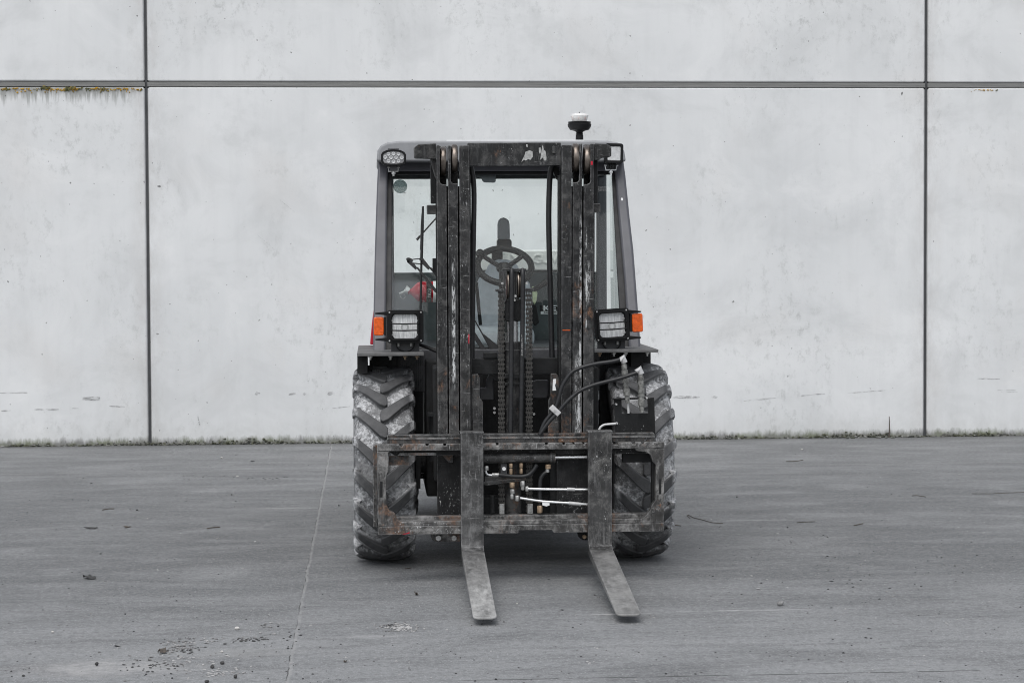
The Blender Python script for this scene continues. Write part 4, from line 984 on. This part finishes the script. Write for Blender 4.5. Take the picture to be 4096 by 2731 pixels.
def headlight(cx, cy, w_, h_, lx, ly, lw, lh, rot, side):
    c0 = at(cx, cy, HYL); l0 = at(lx, ly, HYL)
    m = MB(); m.prism(rrect(c0.x, c0.z, w_ * U * .97, h_ * U * .97, .02, rot), HYL + .012, HYL + .075)
    H = m.build('headlight', 'plastic', FL, bevel=.006)
    m = MB(); frame(m, rrect(c0.x, c0.z, w_ * U, h_ * U, .014, rot), rrect(l0.x, l0.z, lw * U * 1.02, lh * U * 1.02, .016, rot), HYL - .006, HYL + .013); m.build('guard_frame', 'plastic', H, bevel=.002)
    m = MB(); frame(m, rrect(l0.x, l0.z, lw * U * 1.2, lh * U * 1.2, .018, rot), rrect(l0.x, l0.z, lw * U * 1.06, lh * U * 1.04, .014, rot), HYL - .016, HYL - .0065); m.build('bezel', 'plastic', H, bevel=.002)
    m = MB(); m.prism(rrect(l0.x, l0.z, lw * U, lh * U, .018, rot), HYL + .006, HYL + .011); L = m.build('reflector', 'reflector', H)
    m = MB(); frame(m, rrect(l0.x, l0.z - .004, .020, .020, .0195), rrect(l0.x, l0.z - .004, .012, .012, .0115), HYL + .0035, HYL + .0058); m.build('bulb_ring', 'alu', H)
    m = MB(); q_ = rrect(l0.x, l0.z, lw * U, lh * U, .018, rot); m.add([(a_[0], HYL - .001, a_[1]) for a_ in q_], [list(range(len(q_)))]); m.build('lens', 'glass_clear', H)
    for q in (-.24, .32):
        z_ = l0.z - q * lh * U; s = math.tan(rot) * lw * U * 1.15
        m = MB(); m.tube([(l0.x - lw * U * 1.15, HYL - .018, z_ - s), (l0.x, HYL - .022, z_ - .002), (l0.x + lw * U * 1.15, HYL - .018, z_ + s)], .0032, 8); m.build('guard_bar', 'plastic', H)
    for (u, v) in ((-.86, .86), (.86, .86), (-.86, -.86), (.86, -.86), (-.74, .36), (-.74, -.5), (.70, .36), (.70, -.5)):
        xx = c0.x + w_ * U * (u * math.cos(rot) - v * math.sin(rot) * h_ / w_); zz = c0.z + h_ * U * (v * math.cos(rot) + u * math.sin(rot) * w_ / h_)
        m = MB(); m.lathe([(.0028, 0), (.0046, .003), (.0046, .006)], (xx, HYL - .0095, zz), 'Y', 8); m.build('screw', 'alu', H)
    # prongs guarding the indicator
    for zz in (.80, -.78):
        z_ = c0.z + h_ * U * zz; xs = c0.x + side * w_ * U * .96; xe = xs + side * .062
        m = MB(); m.prism([(xs, z_ - .010), (xe, z_ - .003), (xe, z_ + .004), (xs, z_ + .010)], HYL - .004, HYL + .02); m.build('guard_prong', 'plastic', H, bevel=.002)
    # hoop and studs below
    zb = c0.z - h_ * U
    m = MB(); m.tube(smooth_path([(c0.x - .045, HYL + .03, zb + .005), (c0.x - .040, HYL + .03, zb - .025), (c0.x - .012, HYL + .03, zb - .042), (c0.x + .018, HYL + .03, zb - .042), (c0.x + .042, HYL + .03, zb - .022), (c0.x + .045, HYL + .03, zb + .005)], 4), .003, 6); m.build('mounting_hoop', 'plastic', H)
    m = MB(); m.tube([(c0.x - .033, HYL + .04, zb + .002), (c0.x - .033, HYL + .04, zb - .018)], .006, 8); m.tube([(c0.x + .030, HYL + .04, zb + .002), (c0.x + .030, HYL + .04, zb - .018)], .006, 8); m.build('stud', 'zinc', H)
    m = MB(); m.box(c0.x - .07, c0.x + .07, HYL + .05, HYL + .056, zb - .055, zb + .004); m.build('mounting_plate', 'cab_dark', H)
    return H
headlight(1621, 1306, 73, 66, 1619, 1305, 49, 48, 0.0, -1)
headlight(2449, 1300, 69, 66, 2449, 1300, 50, 48, R(3.2), 1)
def indicator(x0, y0, x1, y1, side, rot):
    a = at(x0, y0, HYL); b = at(x1, y1, HYL); cx, cz = (a.x + b.x) / 2, (a.z + b.z) / 2; w_, h_ = abs(b.x - a.x) / 2, abs(a.z - b.z) / 2
    m = MB(); m.prism(rrect(cx, cz, w_, h_, .010, rot, 4), HYL + .0, HYL + .035); I = m.build('indicator', 'orange', FL, bevel=.006, seg=3)
    m = MB(); xs = cx - side * w_; m.prism([(xs - side * .010, cz - h_ * .98), (xs - side * .0005, cz - h_ * .98), (xs - side * .0005, cz + h_ * .98), (xs - side * .010, cz + h_ * .98)], HYL + .004, HYL + .05); m.build('indicator_base', 'plastic', I)
indicator(1495, 1268, 1536, 1342, -1, 0); indicator(2528, 1254, 2572, 1328, 1, R(2))

# oval LED work lamp on the left
WLY = .16
U2 = (10.8 + WLY) / FPX
c0 = at(1574, 631, WLY)
oval = [(-50, 12), (-44, 22), (-28, 30), (0, 34), (28, 30), (44, 22), (50, 12), (50, -16), (44, -26), (28, -31), (0, -33), (-28, -31), (-44, -26), (-50, -16)]
m = MB(); m.prism([(c0.x + p[0] * U2, c0.z + p[1] * U2) for p in oval], WLY + .004, WLY + .06); WL = m.build('work_lamp', 'plastic', FL, bevel=.006)
m = MB(); o_ = [(c0.x + p[0] * U2, c0.z + p[1] * U2) for p in oval]; i_ = [(c0.x + p[0] * U2 * .84, c0.z + p[1] * U2 * .76) for p in oval]; frame(m, o_, i_, WLY - .006, WLY + .005); m.build('bezel', 'plastic', WL, bevel=.002)
m = MB(); m.prism([(c0.x + p[0] * U2 * .86, c0.z + p[1] * U2 * .78) for p in oval], WLY + .0, WLY + .0035); m.build('reflector', 'lamp_dim', WL)
for (u, v) in ((-20, 14), (0, 15), (20, 14), (-33, 1), (-10, 0), (10, 0), (33, -1), (-20, -14), (0, -16), (20, -14)):
    m = MB(); m.lathe([(.0025, .000), (.0062, -.004), (.0092, -.004), (.0100, .002)], (c0.x + u * U2, WLY - .002, c0.z + v * U2), 'Y', 14); m.build('led', 'led', WL)
m = MB()
for i in range(11): m.box(c0.x + (-20 + i * 4) * U2 - .0015, c0.x + (-20 + i * 4) * U2 + .0015, WLY + .02, WLY + .065, c0.z + 28 * U2, c0.z + 37 * U2)
m.build('cooling_fin', 'plastic', WL)
m = MB(); q = lambda u, v: (c0.x + u * U2, WLY + .03, c0.z + v * U2)
m.tube([q(-20, -35), q(-20, -54), q(18, -54), q(18, -35)], .003, 6); m.tube([q(0, -54), q(0, -72)], .0055, 8); m.tube([q(-25, -38), q(25, -38)], .004, 8); m.build('lamp_bracket', 'zinc', WL)
m = MB(); m.tube([q(0, -58), q(0, -64)], .010, 6); m.build('nut', 'alu', WL)
m = MB(); m.box(c0.x - 14 * U2, c0.x + 14 * U2, WLY + .02, WLY + .05, c0.z - 50 * U2, c0.z - 32 * U2); m.build('lamp_mount', 'cab_dark', WL)
# square LED work lamp on the right
c0 = at(2456, 614, WLY); rt = -R(1.5)
m = MB(); m.prism(rrect(c0.x, c0.z, 37 * U2, 40 * U2, .014, rt), WLY + .004, WLY + .055); W2 = m.build('work_lamp', 'plastic', FL, bevel=.006)
m = MB(); frame(m, rrect(c0.x, c0.z, 37 * U2, 40 * U2, .014, rt), rrect(c0.x, c0.z, 26 * U2, 28 * U2, .005, rt), WLY - .008, WLY + .005); m.build('bezel', 'plastic', W2, bevel=.003)
m = MB(); m.prism(rrect(c0.x, c0.z, 27 * U2, 29 * U2, .005, rt), WLY - .002, WLY + .003); m.build('reflector', 'led', W2)
m = MB(); q = lambda u, v: (c0.x + u * U2, WLY + .03, c0.z + v * U2)
m.tube([q(-34, -44), q(-30, -66), q(10, -66), q(15, -44)], .003, 6); m.tube([q(-36, -48), q(20, -48)], .004, 8); m.tube([q(-10, -66), q(-10, -86)], .0055, 8); m.build('lamp_bracket', 'chrome', W2)
m = MB(); m.tube([q(-10, -70), q(-10, -77)], .010, 6); m.build('nut', 'chrome', W2)
m = MB()
for i in range(4): m.box(c0.x + (-27 + i * 10) * U2, c0.x + (-20 + i * 10) * U2, WLY + .01, WLY + .05, c0.z - 60 * U2, c0.z - 40 * U2)
m.build('cooling_fin', 'plastic', W2)

# beacon
by = .62; p = at(2318, 560, by); ub = (10.8 + by) / FPX; zb = zr1 + .002
H_ = lambda y_: at(2318, y_, by).z
m = MB(); m.lathe([(16 * ub, zb), (15 * ub, H_(540)), (12.5 * ub, H_(538)), (15 * ub, H_(534)), (12.5 * ub, H_(531)), (15 * ub, H_(528)), (23 * ub, H_(524)), (38 * ub, H_(520)), (46 * ub, H_(508)), (48 * ub, H_(498)), (45 * ub, H_(496)), (46 * ub, H_(488)), (30 * ub, H_(486))], (p.x, by, 0), 'Z', 32)
BC = m.build('beacon', 'plastic', FL)
m = MB(); m.lathe([(29 * ub, H_(486) + .0005), (31 * ub, H_(480)), (35 * ub, H_(470)), (36 * ub, H_(464)), (30 * ub, H_(456)), (24 * ub, H_(454)), (4 * ub, H_(453))], (p.x, by, 0), 'Z', 32); BL = m.build('beacon_lens', 'beacon', BC)
m = MB(); m.lathe([(26 * ub, H_(485)), (23 * ub, H_(480)), (26 * ub, H_(468)), (26 * ub, H_(466))], (p.x, by, 0), 'Z', 20); m.build('beacon_reflector', 'reflector', BL)
m = MB()
for k in range(6):
    a = k * math.pi / 3 + .3; m.box(p.x + 27 * ub * math.cos(a) - .004, p.x + 27 * ub * math.cos(a) + .004, by + 27 * ub * math.sin(a) - .003, by + 27 * ub * math.sin(a) + .003, H_(480), H_(470))
m.build('beacon_led', 'orange', BL)['kind'] = 'stuff'
MB().lathe([(.003, H_(453)), (.003, H_(449))], (p.x, by, 0), 'Z', 8).build('cap_stud', 'plastic', BC)

m = MB(); m.tube([at(1668, 1374, -.12), at(1705, 1388, -.14), at(1760, 1410, -.16)], .0085, 8); m.build('support_rod', 'plastic', FL)
m = MB(RAKE); p = at(2488, 797, YC - .001, RAKE); m.prism([(p.x + .0055 * math.cos(k * math.pi / 6), p.z + .008 * math.sin(k * math.pi / 6)) for k in range(12)], YC - .0012, YC + .002); m.build('paint_spot', 'white', CAB)
# fire extinguisher lying in the cab
EX = thing('fire_extinguisher', 'red fire extinguisher lying sideways inside the cab behind the windscreen', 'fire extinguisher', FORK_POS, FORK_ROT)
Ye = .30; a = at(1655, 1168, Ye); b = at(1775, 1168, Ye); re = .055
m = MB(); L = b.x - a.x
m.lathe([(.012, a.x - .03), (.016, a.x - .012), (.035, a.x + .005), (.050, a.x + .022), (re, a.x + .045), (re, a.x + .24), (.05, a.x + .265)], (0, Ye + .06, a.z), 'X', 32); m.build('cylinder', 'red_ext', EX)
m = MB(); m.lathe([(re + .0015, at(1706, 1168, Ye).x), (re + .0015, at(1726, 1168, Ye).x)], (0, Ye + .06, a.z), 'X', 32); m.build('strap', 'dark', EX)
m = MB(); m.lathe([(re + .001, at(1733, 1168, Ye).x), (re + .001, at(1760, 1168, Ye).x)], (0, Ye + .06, a.z), 'X', 32); m.build('instruction_label', 'white', EX)
text('BTRI', 'strap_lettering', (at(1716, 1165, Ye).x, Ye + .0025, a.z - .005), .022, 'alu', EX, rot=(R(90), R(90), 0), ext=.0003)
h0 = at(1640, 1160, Ye); m = MB(); m.tube([(a.x - .025, Ye + .06, a.z), (h0.x - .03, Ye + .06, a.z + .004)], .011, 12); m.tube([(h0.x - .03, Ye + .06, a.z), (h0.x - .01, Ye + .06, a.z + .03)], .006, 8); m.tube([(h0.x - .032, Ye + .06, a.z), (h0.x - .055, Ye + .06, a.z - .01)], .006, 8); m.build('valve', 'alu', EX)
p = at(1632, 1157, Ye); m = MB(); m.lathe([(.010, 0), (.011, .006)], (p.x, Ye + .03, p.z), 'Y', 16); m.build('gauge', 'white', EX)
p = at(1612, 1186, Ye); m = MB(); m.tube([(p.x + .012 * math.cos(k * math.pi / 8), Ye + .04, p.z + .012 * math.sin(k * math.pi / 8)) for k in range(17)], .0012, 6); m.build('pull_ring', 'zinc', EX)

# ------------------------------------------------------------------ debris
def stone(px, py, wpx, mat, label, asp=.6, name='stone', sub=True, flat=1.0, grp='loose stones on the yard'):
    p = on_ground(px, py); d = p.y; r = wpx / 2 * d / FPX
    m = MB(); blob(m, (0, 0, 0), r, (1.1, .8, asp), .22)
    zmin = min(v[2] for v in m.v)
    o = m.build(name, mat, angle=25); o.location = (p.x, p.y, -zmin - r * .06)
    b = o.modifiers.new('bevel', 'BEVEL'); b.width = r * .14; b.segments = 2
    return tag(o, label, 'stone', grp)
stone(388, 2662, 21, 'stone_dark', 'dark rounded stone alone near the lower left corner', .85)
stone(94, 2704, 15, 'stone_dark', 'small dark stone at the far left bottom edge', .7)
stone(850, 2672, 18, 'stone_dark', 'upright dark stone left of a wider dark stone', 1.0)
stone(890, 2655, 25, 'stone_dark', 'widest of the dark stones, left of the floor joint', .7)
stone(942, 2711, 22, 'stone_dark', 'dark angular stone nearest the floor joint', .8)
stone(827, 2729, 22, 'stone_dark', 'dark stone cut by the bottom edge of the view', .6)
stone(888, 2609, 14, 'stone_light', 'small white stone behind the pair of dark stones', .9)
stone(948, 2517, 21, 'stone_light', 'pale chalky lump farthest back beside the debris', .7)
stone(211, 2530, 17, 'stone_light', 'small pale stone on the open floor at far left', .6)
stone(1009, 2686, 8, 'stone_dark', 'tiny dark pebble between dark stones and floor joint', .8)
stone(3123, 2422, 31, 'stone_mid', 'squared grey chunk of concrete right of the fork tips', .8)
stone(3310, 2148, 15, 'stone_mid', 'small grey stone behind the concrete chunk', .6)
stone(3150, 2111, 8, 'stone_dark', 'tiny black pebble right of the right tyre', .9)
stone(2948, 1989, 9, 'stone_dark', 'tiny dark stone on the floor midway to the wall, right side', .8)
stone(2195, 2318, 13, 'stone_dark', 'small dark flake between the two forks', .35)
stone(2068, 2415, 8, 'stone_light', 'tiny pale pebble between the forks near the left one', .8)
stone(548, 2041, 10, 'stone_dark', 'small dark stone on the floor toward the left wall joint', .6)
stone(1355, 2023, 8, 'stone_dark', 'small black pebble left of the left front tyre', .8)
stone(501, 2456, 10, 'stone_dark', 'small dark pebble on the open floor at left centre', .6)
stone(1010, 1846, 20, 'stone_dark', 'flat dark chip on the floor close to the wall', .3)
stone(949, 1906, 12, 'stone_light', 'pale flat chip on the floor near the wall', .4)
stone(887, 1832, 14, 'stone_light', 'bright white chip on the floor near the wall at left', .35)
stone(3208, 1799, 12, 'stone_light', 'white chip on the floor near the wall at right', .4)
def slab(px, py, wpx, dpx, mat, label, cat, name, h=.008, grp=None):
    p = on_ground(px, py); u = p.y / FPX; m = MB(); n = 11; pts = []
    for i in range(n):
        a = 2 * math.pi * i / n; k = rnd.uniform(.5, 1.15); pts.append((wpx / 2 * u * math.cos(a) * k, dpx * u * math.sin(a) * k))
    zs = [abs(rnd.gauss(0, h * .6)) for q in pts]
    vs = [(q[0], q[1], zz_) for q, zz_ in zip(pts, zs)] + [(q[0] * .97, q[1] * .97, zz_ + .0025) for q, zz_ in zip(pts, zs)]
    m.add(vs, [list(range(n)), list(range(2 * n - 1, n - 1, -1))] + [[i, (i + 1) % n, (i + 1) % n + n, i + n] for i in range(n)])
    o = m.build(name, mat, angle=20); o.location = (p.x, p.y, .001); return tag(o, label, cat, grp)
slab(359, 2313, 55, 36, 'stone_dark', 'flat dark scrap of rubber lying alone at left', 'scrap', 'rubber_scrap', .012)
slab(506, 2109, 34, 22, 'twig', 'flat brown leaf on the floor at left, farther back', 'leaf', 'dry_leaf', .006)
slab(367, 2113, 72, 20, 'stone_dark', 'long broken dark scrap on the floor left of the brown leaf', 'scrap', 'rubber_scrap', .006)
slab(652, 2611, 44, 24, 'twig', 'curled brown leaf beside the chalky dust patch', 'leaf', 'dry_leaf', .012)
slab(471, 2584, 28, 20, 'stone_mid', 'grey leaf on the floor left of the chalky dust patch', 'leaf', 'dry_leaf', .006)
slab(1666, 2379, 18, 20, 'twig', 'small crumpled leaf in front of the left front tyre', 'leaf', 'dry_leaf', .014)
slab(1380, 2648, 20, 12, 'twig', 'small dark leaf on the floor right of the joint', 'leaf', 'dry_leaf', .006)
def twig(pts, r, label, flat=True):
    w_ = [on_ground(*p) for p in pts]; m = MB(); r *= .48
    w_ = [Vector((p.x, p.y, r + .001 + rnd.uniform(0, r))) for p in w_]
    m.tube(smooth_path(w_, 4), r, 6); tag(m.build('twig', 'twig'), label, 'twig', 'twigs scattered on the yard')
twig([(2760, 2075), (2749, 2063), (2757, 2062), (2775, 2072), (2810, 2080), (2850, 2092), (2892, 2095)], .004, 'long bent twig on the floor right of the right tyre')
twig([(3416, 2103), (3434, 2100), (3452, 2096)], .006, 'short thick twig alone on the right side')
twig([(3648, 1985), (3670, 1984), (3703, 1989)], .005, 'thin brown twig near the right wall joint')
twig([(3886, 1976), (3960, 1976), (4040, 1972), (4110, 1970)], .004, 'long thin twig running off the right edge')
twig([(3145, 1848), (3180, 1846), (3212, 1842)], .006, 'thin twig on the floor close to the wall')
twig([(3189, 2091), (3210, 2089), (3260, 2087)], .004, 'thin straight twig beside the short thick twig')
twig([(2700, 2103), (2724, 2105)], .005, 'tiny dark twig beside the right front tyre')
twig([(1995 * .415, 2116), (850, 2113), (880, 2110)], .006, 'dark twig on the floor between the joint and the left scraps')
twig([(410, 2041), (435, 2038), (457, 2037)], .006, 'short dark twig far left toward the wall')
twig([(1620, 2277), (1632, 2274), (1645, 2272)], .004, 'thin twig in front of the left front tyre')
m = MB(); a = on_wall(3556, 1745, 17.6); b = on_wall(3557, 1665, 17.61)
m.tube([(a.x, 17.60, 0), (a.x + .004, 17.60, .06), (b.x, 17.61, b.z)], [.006, .005, .003], 6); tag(m.build('dry_weed', 'twig'), 'thin dry weed stalk standing against the wall foot', 'plant')
gr = MB()
for i in range(1500):
    px, py = rnd.uniform(-200, 4300), 1800 + 960 * rnd.random() ** .9
    p = on_ground(px, py)
    if abs(p.x - .8) < .85 and 9.6 < p.y < 14: continue
    blob(gr, (p.x, p.y, .001), abs(rnd.gauss(.0018, .0016)) + .001, (1.2, .9, .6), .3)
for (cx, cy, sx, sy, n) in ((1595, 2508, 38, 9, 170), (725, 2592, 40, 12, 110), (1010, 2557, 45, 4, 50), (870, 2692, 45, 8, 40), (800, 2563, 60, 8, 45), (690, 2650, 120, 25, 110), (1080, 2500, 30, 8, 14), (3400, 2330, 260, 60, 60), (770, 1908, 60, 6, 20), (1090, 1915, 40, 4, 16), (1100, 2540, 50, 12, 16)):
    for i in range(n):
        p = on_ground(rnd.gauss(cx, sx), rnd.gauss(cy, sy)); blob(gr, (p.x, p.y, .002), rnd.uniform(.002, .0062), (1.5, .9, .5), .35)
tag(gr.build('grit', 'gravel'), 'fine grit and crumbs scattered over the concrete yard', 'grit', kind='stuff')
m = MB()
for (px, py, r_) in [(3390, 1748, .02), (3410, 1747, .022), (3500, 1744, .025), (3515, 1746, .02), (3545, 1745, .02), (3570, 1746, .02), (3640, 1742, .02), (3655, 1736, .022), (3665, 1740, .02)]:
    p = on_ground(px, py + 6); blob(m, (p.x, min(p.y, 17.60), .008), r_, (1.5, .6, .5), .4)
tag(m.build('leaf_litter', 'crumb'), 'small heap of dead leaves at the wall foot by the right joint', 'leaves', kind='stuff')
